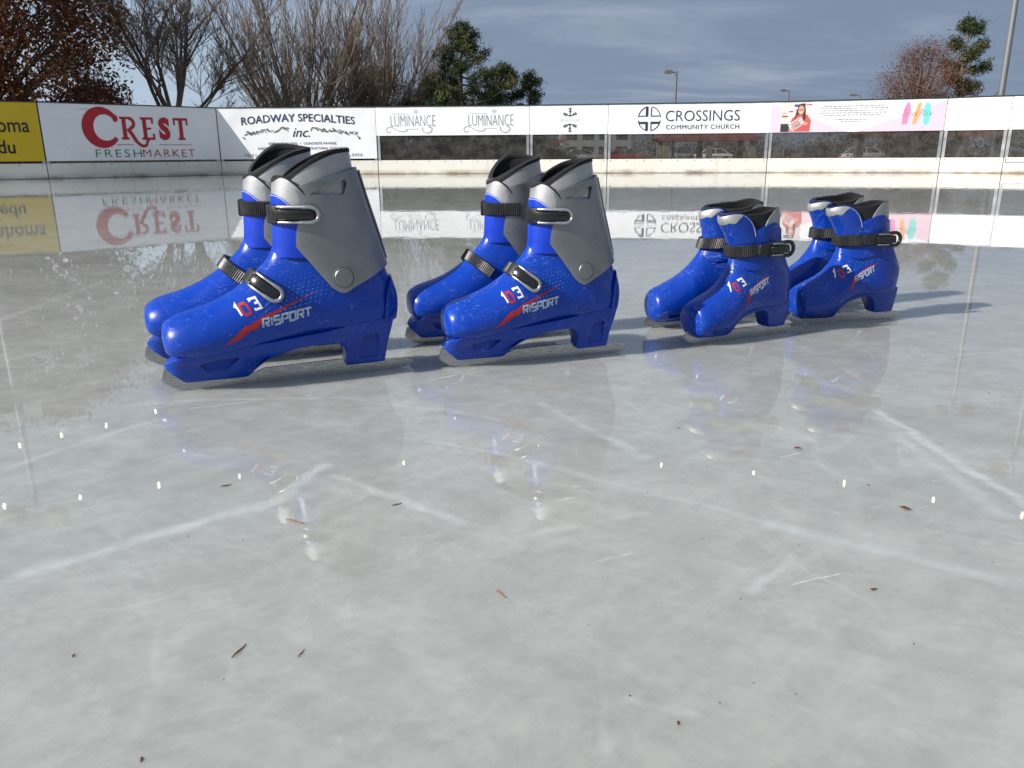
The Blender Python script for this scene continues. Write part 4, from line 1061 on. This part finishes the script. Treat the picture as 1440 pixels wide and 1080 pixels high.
def leafcloud(name, mats, centers, per, rad, size, seed, parent, asp=.5, squash=.8):
    rr = random.Random(seed); vs = []; fs = []; mi = []
    for c in centers:
        mm = rr.randrange(len(mats))
        for _ in range(per):
            p = c + Vector((rr.gauss(0, rad), rr.gauss(0, rad), rr.gauss(0, rad * squash)))
            a_ = Vector((rr.gauss(0, 1), rr.gauss(0, 1), rr.gauss(0, 1))).normalized(); b_ = a_.cross(Vector((rr.gauss(0, 1), rr.gauss(0, 1), rr.gauss(0, 1)))).normalized()
            sz = size * rr.uniform(.5, 1.3); n_ = len(vs)
            vs += [p - a_ * sz, p + b_ * sz * asp, p + a_ * sz, p - b_ * sz * asp]; fs.append((n_, n_ + 1, n_ + 2, n_ + 3)); mi.append(mm if rr.random() < .75 else rr.randrange(len(mats)))
    me = mesh(name, vs, fs, False, mi); return link(name, me, parent, mats)
leafm = lambda n, c: mat(n, c, .7, spec=.3)
rust = [leafm('rust_leaf', (.19, .065, .03)), leafm('brown_leaf', (.12, .05, .028)), leafm('tan_leaf', (.26, .12, .06))]
pineg = [leafm('pine_green', (.035, .055, .018)), leafm('pine_dark', (.018, .035, .014)), leafm('pine_olive', (.085, .09, .03))]
cedar = [leafm('cedar_brown', (.075, .055, .03)), leafm('cedar_green', (.05, .06, .028))]
def loc0(o, p): o.location = p
# 1 oak holding rusty leaves, left
def leafy(name, px, D, Hh, seed, label, mats, trunk_r, spreadL, per, lsize, crown_z0, ncl, rx, rz, flat=1., cat='tree', grp='trees beyond the rink wall', rad=.28, dx=0, barkm=None, limbs=70):
    P0 = at(px, D); o = empty(name, P0); tag(o, label, cat, grp); T = Tree(seed)
    T.limb(T.tr, Vector((0, 0, 0)), Vector((0, 0, 1)), Hh * .85, trunk_r, trunk_r * .25, 8, 8, .04, .1)
    rr = random.Random(seed + 1); C_ = []
    for i in range(ncl):
        an = rr.uniform(0, 2 * PI); u = rr.uniform(-1, 1); k = rr.uniform(.35, 1) ** .6
        prof = math.sqrt(max(0, 1 - u * u)); x_ = math.cos(an) * prof * rx * k + dx; y_ = math.sin(an) * prof * rx * k; z_ = crown_z0 + rz + u * rz
        C_.append(Vector((x_, y_, z_)))
        if i < limbs:
            q0 = Vector((0, 0, max(.6, z_ * .55 - .2))); T.cr.tube([q0, q0.lerp(C_[-1], .5) + Vector((0, 0, .15)), C_[-1]], [trunk_r * .22, trunk_r * .12, .012], 4, caps=False)
    T.tr.build('trunk', barkm or bark, o, 60); T.cr.build('limbs', barkm or bark, o)
    leafcloud('crown', mats, C_, per, rad, lsize, seed + 2, o); return o
leafy('oak_tree', 15, 26, 7.0, 11, 'broad oak full of rust brown dead leaves at the left edge', rust, .22, 1, 120, .07, .9, 330, 3.2, 3.3, rad=.27)
leafy('oak_tree', -150, 24, 7.0, 12, 'oak with rust brown leaves just past the left edge', rust, .22, 1, 90, .08, .9, 260, 2.8, 3.2, rad=.3)
leafy('juniper', 168, 38, 2.6, 21, 'low olive brown evergreen between the oak and the bare tree', cedar, .1, 1, 130, .05, .3, 60, 1.6, 1.3, rad=.22, cat='shrub')
# 2 spreading bare tree
P0 = at(252, 27); o = empty('bare_tree', P0); tag(o, 'leafless spreading tree with dark forked limbs behind the CREST banner', 'tree', 'trees beyond the rink wall')
T = Tree(5); T.limb(T.tr, Vector((0, 0, 0)), Vector((0, 0, 1)), 1.9, .20, .17, 5, 9, .03, .1)
for i, (an, el, L_, r_, z_) in enumerate(((10, 75, 3.3, .13, 1.85), (0, 38, 3.1, .08, 1.7), (180, 50, 3.2, .09, 1.7), (195, 28, 2.7, .055, 1.5), (100, 60, 3.0, .08, 1.8), (265, 55, 3.0, .08, 1.75), (20, 14, 3.0, .06, 1.55), (150, 66, 3.3, .10, 1.8), (320, 50, 2.7, .07, 1.6), (60, 30, 2.6, .055, 1.6), (200, 68, 3.4, .09, 1.85))):
    dd_ = Vector((math.cos(R(an)) * math.cos(R(el)), math.sin(R(an)) * math.cos(R(el)), math.sin(R(el))))
    T.grow(T.cr, Vector((0, 0, z_)), dd_, L_, r_ * .75, 4, 4, .56, .52, .11, .03, .0055)
T.tr.build('trunk', bark, o, 60); T.cr.build('crown', bark2, o)
# 3 vase shaped multi-stem trees
def vase(px, D, seed, label, ns, tall, spread, depth=3, nb=4):
    o = empty('bare_tree', at(px, D)); tag(o, label, 'tree', 'trees beyond the rink wall'); T = Tree(seed)
    T.limb(T.tr, Vector((0, 0, 0)), Vector((0, 0, 1)), .7, .26, .22, 3, 9, .03, .1)
    for i in range(ns):
        an = 2 * PI * i / ns * 2.4 + T.r.uniform(-.3, .3); k = (i + .5) / ns; tilt = R(6 + spread * k)
        dd_ = Vector((math.cos(an) * math.sin(tilt), math.sin(an) * math.sin(tilt), math.cos(tilt)))
        T.grow(T.cr, Vector((math.cos(an) * .12, math.sin(an) * .12, .6)), dd_, tall * T.r.uniform(.8, 1.1), .07, depth, nb, .34, .52, .05, .04, .0058, .10)
    T.tr.build('trunk', bark, o, 60); T.cr.build('crown', bark2, o); return o
vase(425, 30, 31, 'dense vase shaped leafless tree of many upright stems above the ROADWAY banner', 20, 3.8, 44, 4, 3)
vase(530, 31, 37, 'upright leafless brown tree beside the green pine, left of it', 21, 3.3, 40, 4, 3)
leafy('juniper', 528, 36, 4.4, 41, 'tall reddish brown evergreen half hidden in the bare tree stems', [leafm('dry_cedar', (.06, .038, .02)), leafm('dry_cedar_dark', (.035, .026, .015))], .12, 1, 150, .05, .3, 110, 1.45, 2.1, rad=.22)
# pines
def pine(px, D, Hh, seed, label, rx, z0, tufts=150, per=110, top=.25, name='pine_tree', lean=0, tsize=.075, trad=.15, grp='trees beyond the rink wall'):
    o = empty(name, at(px, D)); tag(o, label, 'tree', grp); T = Tree(seed)
    T.tr.tube([Vector((math.sin(i * .9) * .04 + lean * i / 8, 0, Hh * i / 8 * .97)) for i in range(9)], [.13 * (1 - i / 9.5) for i in range(9)], 7, caps=False)
    rr = random.Random(seed); C_ = []
    nbr = max(9, tufts // 5)
    for i in range(nbr):      # limbs with foliage tufts along their outer half, tips turned up
        u = (i + rr.random()) / nbr; z_ = z0 + (Hh - .25 - z0) * u
        w_ = rx * ((1 - u) ** .8 * (1 - top) + top * (1 - u) ** .5 + .06) * rr.uniform(.62, 1.12); an = i * 2.4 + rr.uniform(-.4, .4)
        q0 = Vector((lean * u * .8, 0, z_)); c = q0 + Vector((math.cos(an) * w_, math.sin(an) * w_, w_ * rr.uniform(.02, .38))); mid_ = q0.lerp(c, .55) - Vector((0, 0, .08 * w_))
        T.cr.tube([q0, mid_, c], [.035, .02, .008], 4, caps=False)
        for k in range(5):
            v = .38 + .62 * k / 4; p = q0.lerp(mid_, v / .55) if v < .55 else mid_.lerp(c, (v - .55) / .45)
            C_.append(p + Vector((rr.gauss(0, .10 * w_ + .03), rr.gauss(0, .10 * w_ + .03), .06 + rr.gauss(0, .06))))
    C_ += [Vector((lean, 0, Hh - .12)), Vector((lean, .05, Hh - .3))]
    T.tr.build('trunk', bark, o, 60); T.cr.build('limbs', bark, o)
    leafcloud('crown', pineg, C_, per, trad, tsize, seed + 3, o, .16, .75); return o
pine(652, 30, 5.4, 51, 'dark green pine, tallest of the pines behind the LUMINANCE banner', 2.5, .9, 230, 110, trad=.115, tsize=.085)
pine(706, 32, 4.3, 52, 'dark green pine of middle height between the tall pine and the small one', 2.1, .7, 150, 110, trad=.115, tsize=.085)
pine(746, 31, 3.95, 53, 'small dark green pine at the right end of the row of pines', 1.0, .5, 75, 100, trad=.10, tsize=.08)
pine(615, 33, 4.1, 54, 'bushy green pine at the left end of the row of pines, beside bare stems', 2.2, .6, 170, 110, trad=.12, tsize=.085)
pine(1338, 34, 5.45, 55, 'slim pine with tufted green crown standing right of the brown tree', 1.25, 2.2, 60, 150, tsize=.085, trad=.12)
o = leafy('bare_tree', 1284, 32, 4.1, 61, 'small round tree with brown twiggy crown left of the slim pine', [leafm('dry_brown', (.14, .06, .035)), leafm('dry_brown2', (.10, .05, .03))], .12, 1, 150, .026, .6, 230, 1.45, 1.85, rad=.24, limbs=230)
# far wood beyond the car park
rr = random.Random(77); C_ = []
for i in range(900):
    an = rr.uniform(-50, 50); D_ = rr.uniform(135, 165); hh = 3.6 + 1.5 * math.sin(an * .31) + 1.0 * math.sin(an * .83 + 1); p = Vector((math.sin(R(an)) * D_, math.cos(R(an)) * D_, -.8 + rr.uniform(0, max(1.2, hh))))
    C_.append(p)
wd_ = leafcloud('far_wood', [leafm('far_brown', (.085, .06, .042)), leafm('far_grey', (.075, .065, .05)), leafm('far_dark', (.04, .042, .028))], C_, 60, 1.1, .22, 78, None, .6, .55)
tag(wd_, 'far line of brown leafless woods beyond the car park', 'woods', kind='stuff')
rr = random.Random(79); C_ = [Vector((math.sin(R(an)) * D_, math.cos(R(an)) * D_, -.8 + rr.uniform(0, 1.5))) for an, D_ in [(rr.uniform(-32, 4), rr.uniform(36, 44)) for _ in range(300)]]
wd_ = leafcloud('hedge', [leafm('hedge_dark', (.03, .034, .024)), leafm('hedge_brown', (.05, .045, .032))], C_, 130, .42, .06, 80, None, .6, .6)
tag(wd_, 'dark ground shrubs seen through the clear panes at left', 'shrubs', kind='stuff')

# ------------------------------------------------------------------ lamp posts
pole_m = mat('pole_metal', (.16, .15, .14), .55, metal=.3); galv = mat('galvanised_pole', (.19, .20, .21), .5, metal=.35)
def lamp(px, D, Hh, label, r=.07, side=-1, heads=1, m=None, base=-.8, L_=1.0):
    o = empty('lamp_post', at(px, D, base)); tag(o, label, 'lamp post', 'lamp posts of the car park'); mb = MB()
    mb.tube([(0, 0, 0), (0, 0, Hh * .5), (0, 0, Hh)], [r, r * .85, r * .7], 12); mb.box(-r * 2.2, r * 2.2, -r * 2.2, r * 2.2, -.05, .35)
    mb.build('pole', m or pole_m, o, 40)
    for k in range(heads):
        sd_ = side if heads == 1 else (-1, 1)[k]; mb = MB(); x = sd_
        mb.tube([(0, 0, Hh - .08), (x * L_ * .45, 0, Hh - .04)], [.045, .04], 8); mb.build('arm', m or pole_m, o, 40)
        mb = MB(); x0, x1 = sorted((x * L_ * .4, x * L_)); mb.box(x0, x1, -.2, .2, Hh - .13, Hh + .07); h = mb.build('lamp_head', pole_m, o)
        mb = MB(); mb.box(x0 + .06, x1 - .06, -.15, .15, Hh - .15, Hh - .131); mb.build('lens', mat('lamp_lens', (.5, .5, .48), .3), h)
    return o
lamp(946, 62, 6.65, 'lamp post with one boxy head above the CROSSINGS banner, tallest of the far ones', .11, -1, L_=.85)
lamp(1102, 95, 7.4, 'far dark lamp post above the joint of white and pink banners', .12, -1, L_=.9)
lamp(1201, 120, 8.2, 'farthest lamp post, only its head showing over the pink banner', .13, -1, L_=1.4)
def mast(px, D, Hh, label, r, fix):
    o = empty('floodlight_mast', at(px, D, -.6)); tag(o, label, 'mast', 'tall masts around the rink'); mb = MB()
    mb.tube([(0, 0, 0), (0, 0, Hh * .5), (0, 0, Hh)], [r, r * .8, r * .55], 14); mb.build('pole', galv, o, 40)
    for z_ in fix:
        mb = MB(); mb.tube([(-.55, 0, z_), (.55, 0, z_)], .03, 8); cb = mb.build('crossarm', galv, o)
        for sgn in (-1, 1):
            mb = MB(); mb.box(sgn * .5 - .2, sgn * .5 + .2, -.3, .02, z_ + .03, z_ + .33); mb.build('floodlight', pole_m, cb)
    return o
mast(1395, 33, 9.7, 'tall pale grey mast rising out of the picture at right', .115, (9.5,))
mast(1503, 22, 8.0, 'grey floodlight mast just past the right edge, seen mirrored in the ice', .09, (7.6,))
mast(-41, 20, 8.2, 'grey floodlight mast just past the left edge, seen mirrored in the ice', .10, (5.4, 8.0))

# ------------------------------------------------------------------ cars
glassm = mat('car_glass', (.02, .022, .025), .08, spec=.8); tyre = mat('tyre', (.02, .02, .02), .8); rim = mat('rim', (.4, .4, .42), .35, metal=.7); lampw = mat('headlamp', (.6, .6, .6), .2); lampr = mat('tail_lamp', (.3, .01, .01), .25)
def car(px, D, rot, col, label, suv=False):
    o = empty('parked_car', at(px, D, -.785), R(rot)); tag(o, label, 'car', 'cars in the far car park'); body = mat('car_paint', col, .25, coat=.6)
    h = .22 if suv else 0
    prof = [(-2.25, .35), (-2.28, .62), (-2.15, .86 + h * .4), (-1.45, .92 + h * .5), (1.35, .95 + h * .5), (2.1, .80 + h * .4), (2.28, .60), (2.25, .33), (1.85, .28), (-1.85, .28)]
    mb = MB(); mb.prism(rounded(prof, .12, 3), -.88, .88); me = bevel(recalc(mesh('body', mb.v, mb.f)), .07, 2, 50); link('body', smooth_angle(me, 35), o, body)
    r0, r1 = (-2.05, -1.55) if suv else (-1.75, -1.0); top = 1.42 + h
    vs = []
    for y, k in ((-.80, 0), (.80, 0)):
        vs += [(r0, y, .9 + h * .4), (1.25, y, .92 + h * .4)]
    vs += [(r1, -.62, top), (.45, -.62, top), (r1, .62, top), (.45, .62, top)]
    me = mesh('cabin', vs, [(0, 1, 5, 4), (2, 6, 7, 3), (0, 4, 6, 2), (1, 3, 7, 5), (4, 5, 7, 6), (0, 2, 3, 1)]); link('window_glass', bevel(recalc(me), .05, 2, 30), o, glassm)
    mb = MB(); mb.prism([(r1 - .06, top - .02), (.5, top - .02), (.42, top + .035), (r1 + .03, top + .035)], -.6, .6)
    for x0, x1 in ((r0, r1), (1.22, .47), (-.35, -.35)):
        for y in (-1, 1): mb.tube([(x0, y * .80, .92 + h * .4), (x1, y * .635, top)], .035, 5)
    mb.build('roof', body, o, 40)
    for x in (-1.4, 1.42):
        for y in (-.82, .82):
            mb = MB(); cyl(mb, (x * 1000, 330), 330, (y - .1) * 1000, (y + .1) * 1000, 20); w_ = mb.build('wheel', tyre, o, 40)
            mb = MB(); cyl(mb, (x * 1000, 330), 200, (y - .112) * 1000, (y + .112) * 1000, 14); mb.build('rim', rim, w_, 40)
    for y in (-.62, .62):
        mb = MB(); mb.box(2.16, 2.3, y - .2, y + .2, .58, .72); mb.build('headlight', lampw, o); mb = MB(); mb.box(-2.3, -2.18, y - .18, y + .18, .62, .8); mb.build('tail_light', lampr, o)
    return o
car(1216, 88, 12, (.60, .60, .61), 'white sedan left of the picnic shelter on the right, seen through a pane')
car(1000, 92, 175, (.70, .70, .70), 'white car parked alone below the word CROSSINGS')
car(880, 84, 8, (.35, .02, .03), 'dark red car parked under the round cross emblem')
car(955, 86, 95, (.22, .22, .23), 'grey car seen end on between the red car and the lone white one', True)
car(775, 84, 5, (.10, .10, .11), 'dark grey car below the snowflake banner, left of the silver one', True)
car(812, 86, 178, (.35, .36, .38), 'silver car below the snowflake banner, right of the dark one')
car(1145, 95, 20, (.05, .05, .07), 'dark car under the woman photo banner', True)
# ------------------------------------------------------------------ shelters, barrier rails, block of flats
redm = mat('red_steel', (.24, .045, .04), .6, nscale=2, namt=.2); stone = mat('stone_pillar', (.20, .18, .15), .85, nscale=3, namt=.3); roofm = mat('shelter_roof', (.19, .05, .042), .6, nscale=3, namt=.2)
def shelter(px, D, W_, Dp, label, roof_h=2.55, rot=0, npil=3, under=stone, pitch_=.35, base=-.75):
    o = empty('picnic_shelter', at(px, D, base), R(rot)); tag(o, label, 'shelter', 'picnic shelters past the rink')
    mb = MB(); mb.add([(-W_/2, -Dp/2, roof_h), (W_/2, -Dp/2, roof_h), (W_/2, Dp/2, roof_h), (-W_/2, Dp/2, roof_h), (-W_/2 + .6, 0, roof_h + pitch_), (W_/2 - .6, 0, roof_h + pitch_)], [(0, 1, 5, 4), (2, 3, 4, 5), (0, 4, 3), (1, 2, 5), (0, 3, 2, 1)])
    mb.build('roof', roofm, o)
    for y in (-Dp / 2, Dp / 2): mb = MB(); mb.box(-W_/2, W_/2, y - .06, y + .06, roof_h - .22, roof_h - .01); mb.build('beam', redm, o)
    for i in range(npil):
        for y in (-Dp / 2 + .4, Dp / 2 - .4):
            x = -W_/2 + .6 + (W_ - 1.2) * i / (npil - 1); mb = MB(); mb.box(x - .19, x + .19, y - .19, y + .19, 0, roof_h - .22); mb.build('pillar', under, o)
    for i in range(npil - 1):
        x = -W_/2 + .6 + (W_ - 1.2) * (i + .5) / (npil - 1); mb = MB(); mb.box(x - .9, x + .9, -.38, .38, .72, .77); mb.box(x - .9, x + .9, -.75, -.5, .42, .46); mb.box(x - .9, x + .9, .5, .75, .42, .46)
        for sx_ in (-.6, .6): mb.box(x + sx_ - .04, x + sx_ + .04, -.6, .6, .36, .415); mb.box(x + sx_ - .04, x + sx_ + .04, -.05, .05, .0, .36); mb.box(x + sx_ - .04, x + sx_ + .04, -.05, .05, .416, .715)
        mb.build('picnic_table', stone, o)
    return o
shelter(1300, 52, 7.0, 4.5, 'red roofed picnic shelter on stone pillars seen below the pink banner at right', 2.0, 4, 4, mat('dark_pillar', (.10, .085, .08), .85))
shelter(990, 60, 7.0, 4.5, 'low picnic shelter with red beam seen below the word CROSSINGS', 2.0, -3, 3)
shelter(720, 60, 7.4, 4.0, 'picnic shelter with thin red beam seen under the LUMINANCE banner', 1.95, 2, 2, mat('pale_pillar', (.36, .35, .33), .8), .05)
o = empty('apartment_block', at(838, 120, -.8)); tag(o, 'pale grey apartment block with rows of dark windows far behind the snowflake banner', 'building')
wallm = mat('render_grey', (.30, .31, .32), .8, nscale=.5, namt=.1); mb = MB(); mb.box(-5, 5, 0, 7, 0, 4.6); mb.build('wall', wallm, o)
mb = MB(); mb.add([(-5.2, -.3, 4.6), (5.2, -.3, 4.6), (5.2, 7.3, 4.6), (-5.2, 7.3, 4.6), (-4, 3.5, 5.2), (4, 3.5, 5.2)], [(0, 1, 5, 4), (2, 3, 4, 5), (0, 4, 3), (1, 2, 5), (0, 3, 2, 1)]); mb.build('roof', mat('slate_roof', (.09, .09, .095), .8), o)
for zi in (.9, 2.9):
    for k in range(4): mb = MB(); mb.box(-4.4 + k * 2.4, -2.8 + k * 2.4, -.06, .02, zi, zi + 1.05); mb.build('window', glassm, o)

# ------------------------------------------------------------------ festoon bulbs hung high over the rink
bulb_m = mat('lit_bulb', (.9, .8, .6), .3, emit=((1, .86, .6), 4.5)); bulb_m.cycles.emission_sampling = 'NONE'; wire_m = mat('wire', (.01, .01, .01), .6)
def bulbs(pts, label):
    o = empty('string_lights', pts[0]); tag(o, label, 'string lights', 'string lights over the rink'); p0 = Vector(pts[0]); L_ = [Vector(p) - p0 for p in pts]
    a_ = L_[0] - (L_[1] - L_[0]) * 4; z_ = L_[-1] + (L_[-1] - L_[-2]) * 4
    mb = MB(); mb.tube([a_ + Vector((0, 0, .7))] + [p + Vector((0, 0, .1)) for p in L_] + [z_ + Vector((0, 0, .7))], .003, 5); mb.build('wire', wire_m, o)
    for p in L_:
        mb = MB(); prof = [(.0, -.055), (.014, -.05), (.021, -.03), (.022, -.01), (.018, .02), (.012, .04)]; vs = []; fs = []
        for r_, z in prof:
            for k in range(10): vs.append((p.x + r_ * math.cos(PI * k / 5), p.y + r_ * math.sin(PI * k / 5), p.z + z))
        for i in range(5):
            for k in range(10): fs.append((i * 10 + k, i * 10 + (k + 1) % 10, (i + 1) * 10 + (k + 1) % 10, (i + 1) * 10 + k))
        mb.add(vs, fs); bb = mb.build('bulb', bulb_m, o, 60)
        mb = MB(); mb.tube([p + Vector((0, 0, .04)), p + Vector((0, 0, .1))], .016, 8); mb.build('socket', wire_m, bb)
#BULBS
BA = [(-7.1, 15.09, 4.6), (-7.67, 14.24, 4.6), (-8.22, 13.7, 4.6), (-8.68, 13.19, 4.6)]
BB = [(-1.79, 12.27, 4.6), (-3.14, 12.08, 4.6), (-4.33, 11.74, 4.6), (-5.48, 11.42, 4.6), (-6.46, 10.96, 4.6), (-7.41, 10.67, 4.6)]
BC = [(2.42, 12.07, 4.6), (3.83, 11.75, 4.6), (5.09, 11.31, 4.6), (6.15, 10.69, 4.6), (7.1, 10.15, 4.6)]
bulbs(BA, 'string of small warm bulbs high over the far left of the ice')
bulbs(BB, 'string of small warm bulbs high over the left middle of the ice')
bulbs(BC, 'string of small warm bulbs high over the right half of the ice')

# ------------------------------------------------------------------ bits of litter on the ice
needle_m = mat('dry_needle', (.22, .09, .05), .6); leafb = mat('dry_leaf', (.10, .035, .02), .7); darkb = mat('dark_speck', (.06, .045, .035), .7)
def gp(px, py):
    dd = Fw + Rt * ((px - 720) / f) - Up * ((py - 540) / f); k = -H / dd.z; return Vector((dd.x * k, dd.y * k, 0))
def needle(a_, b_, w_, label):
    p, q = gp(*a_), gp(*b_); m_ = (p + q) / 2; o = MB(); n_ = 5
    o.tube([(p.lerp(q, i / n_) - m_) + Vector((0, 0, w_ + .0004 * math.sin(i * 1.3))) for i in range(n_ + 1)], [w_ * (.5 + .5 * math.sin(PI * (i + .6) / (n_ + 1.2))) for i in range(n_ + 1)], 6)
    k = o.build('pine_needle', needle_m, None, 60); k.location = m_; tag(k, label, 'pine needle', 'pine needles on the ice')
needle((326, 926), (346, 907), .0007, 'thickest brown pine needle lying in the bottom left foreground ice')
needle((419, 925), (428, 914), .0005, 'short thin brown needle right of the thickest one')
needle((403, 731), (427, 737), .0008, 'brown needle on the ice below the leftmost skate pair')
needle((551, 712), (565, 708), .0006, 'dark needle on the ice below the gap between the left pairs')
needle((311, 685), (325, 682), .0007, 'dark needle nearest below the toe of the leftmost skates')
needle((698, 831), (712, 841), .0006, 'reddish needle on bare ice near the picture centre')
def frag(px, py, r_, seed, m_, label, grp='leaf bits scattered on the ice', cat='leaf fragment'):
    r_ *= .8
    rr = random.Random(seed); p = gp(px, py); n_ = 9; vs = [(0, 0, .0022 * r_ / .004)]
    for k in range(n_): a_ = 2 * PI * k / n_; q = r_ * rr.uniform(.45, 1.15); vs.append((q * math.cos(a_) * 1.3, q * math.sin(a_) * .8, .0004 + rr.uniform(0, .35) * r_))
    fs = [(0, k + 1, (k + 1) % n_ + 1) for k in range(n_)]; o = link('leaf_fragment', mesh('frag', vs, fs, True), None, m_); o.location = p; o.rotation_euler = (0, 0, rr.uniform(0, 6)); tag(o, label, cat, grp)
frag(1123, 631, .0048, 1, leafb, 'curled brown leaf bit on the ice under the rightmost skates'); frag(1274, 716, .005, 2, leafb, 'brown leaf bit on the ice towards the right edge')
frag(1228, 830, .0032, 3, leafb, 'rust brown leaf bit alone in the lower right ice'); frag(954, 1018, .002, 4, leafb, 'tiny red brown leaf bit at the bottom, right of centre')
frag(200, 1069, .002, 5, leafb, 'tiny red brown leaf bit at the bottom left'); frag(104, 923, .0022, 6, leafb, 'soft brown leaf bit low at the left side')
for i, (x_, y_, r_) in enumerate(((1221, 683, .0025), (1176, 679, .0018), (954, 602, .003), (802, 629, .0015), (823, 631, .0015), (910, 693, .0018), (986, 758, .0015), (1041, 843, .0015), (855, 814, .0018), (1124, 767, .0015), (1396, 792, .002), (265, 755, .0022), (342, 761, .0018), (287, 617, .0018), (315, 956, .0011), (886, 979, .0014), (1119, 977, .0013), (1012, 989, .0012), (1060, 961, .0012), (996, 861, .0014), (1356, 495, .003), (1391, 553, .003), (1385, 498, .0028), (828, 880, .0013), (1285, 906, .0015))):
    frag(x_, y_, r_ * .7, 20 + i, darkb, 'tiny dark leaf speck lying loose on the pale ice', 'dark specks on the ice', 'speck')

SUN_AZ, SUN_EL = 26.5, 32.
sd = Vector((-math.cos(R(SUN_AZ)) * math.cos(R(SUN_EL)), -math.sin(R(SUN_AZ)) * math.cos(R(SUN_EL)), math.sin(R(SUN_EL))))
sun = bpy.data.lights.new('sun', 'SUN'); sun.energy = 5.0; sun.angle = R(.5); sun.color = (1, .955, .89)
so = bpy.data.objects.new('sun', sun); COL.objects.link(so); so.rotation_euler = sd.to_track_quat('Z', 'Y').to_euler(); so.location = (0, 0, 20)
w = bpy.data.worlds.new('World'); scene.world = w; w.use_nodes = True
nt = w.node_tree; nt.nodes.clear()
class WM: pass
wm = WM(); wm.node_tree = nt
t = NT.__new__(NT); t.nt = nt
tc = t.n('ShaderNodeTexCoord'); D = tc.outputs['Generated']
sky = t.n('ShaderNodeTexSky', sky_type='NISHITA', sun_disc=False); sky.sun_elevation = R(SUN_EL)
sky.sun_rotation = math.atan2(sd.x, sd.y); sky.air_density = 1.0; sky.dust_density = 1.2; sky.ozone_density = 1.2
bg1 = t.n('ShaderNodeBackground'); bg1.inputs[1].default_value = .10; t.l(sky.outputs[0], bg1.inputs[0])
# clouds: long flat streaks, darker away from the sun
sep = t.n('ShaderNodeSeparateXYZ'); t.l(D, sep.inputs[0])
zc = t.math('ADD', t.math('MAXIMUM', sep.outputs[2], 0.), .10)
pl = t.n('ShaderNodeCombineXYZ'); t.l(t.math('DIVIDE', sep.outputs[0], zc), pl.inputs[0]); t.l(t.math('DIVIDE', sep.outputs[1], zc), pl.inputs[1])
q = t.vmath('MULTIPLY', pl.outputs[0], (.55, 1.0, 1.0)).outputs[0]
n1 = t.noise(q, .55, 7, .58, .6); n2 = t.noise(t.vmath('MULTIPLY', pl.outputs[0], (.5, 1.15, 1)).outputs[0], .95, 9, .60, 1.0)
left = t.mr(sep.outputs[0], -.55, .0, 1, 0, True)
sunny = t.mr(t.vmath('DOT_PRODUCT', D, tuple(sd)).outputs['Value'], -.55, .8, 0, 1, True)
high = t.mr(sep.outputs[2], .12, .65, 0, 1, True)
br = t.math('ADD', t.math('MULTIPLY', sunny, .04), t.math('MULTIPLY', high, .02))
base = t.mix(n1, (.135, .185, .275), (.215, .27, .355))
base = t.mix(t.mr(n2, .46, .72, 0, .7, True), base, (.33, .375, .45))
cc = t.vmath('ADD', base, None); 
x = t.n('ShaderNodeCombineXYZ'); t.l(br, x.inputs[0]); t.l(t.math('MULTIPLY', br, 1.0), x.inputs[1]); t.l(t.math('MULTIPLY', br, 1.0), x.inputs[2])
t.l(x.outputs[0], cc.inputs[1])
lf = t.mix(t.math('MULTIPLY', t.mr(sep.outputs[0], -.42, -.06, .85, 0, True), t.mr(sep.outputs[2], .0, .32, 1, 0, True)), cc.outputs[0], (.40, .50, .66))
bg2 = t.n('ShaderNodeBackground'); bg2.inputs[1].default_value = 1.0; t.l(lf, bg2.inputs[0])
mx = t.n('ShaderNodeMixShader'); cov = t.math('SUBTRACT', 1.0, t.math('MULTIPLY', left, t.mr(n1, .42, .6, .75, .25, True)))
t.l(cov, mx.inputs[0]); t.l(bg1.outputs[0], mx.inputs[1]); t.l(bg2.outputs[0], mx.inputs[2])
out = t.n('ShaderNodeOutputWorld'); t.l(mx.outputs[0], out.inputs[0])
scene.view_settings.view_transform = 'Standard'; scene.view_settings.look = 'None'; scene.view_settings.gamma = 1
scene.view_settings.exposure = .34; scene.view_settings.use_curve_mapping = False
scene.render.engine = 'CYCLES'
scene.cycles.max_bounces = 10; scene.cycles.transparent_max_bounces = 16; scene.cycles.sample_clamp_indirect = 8
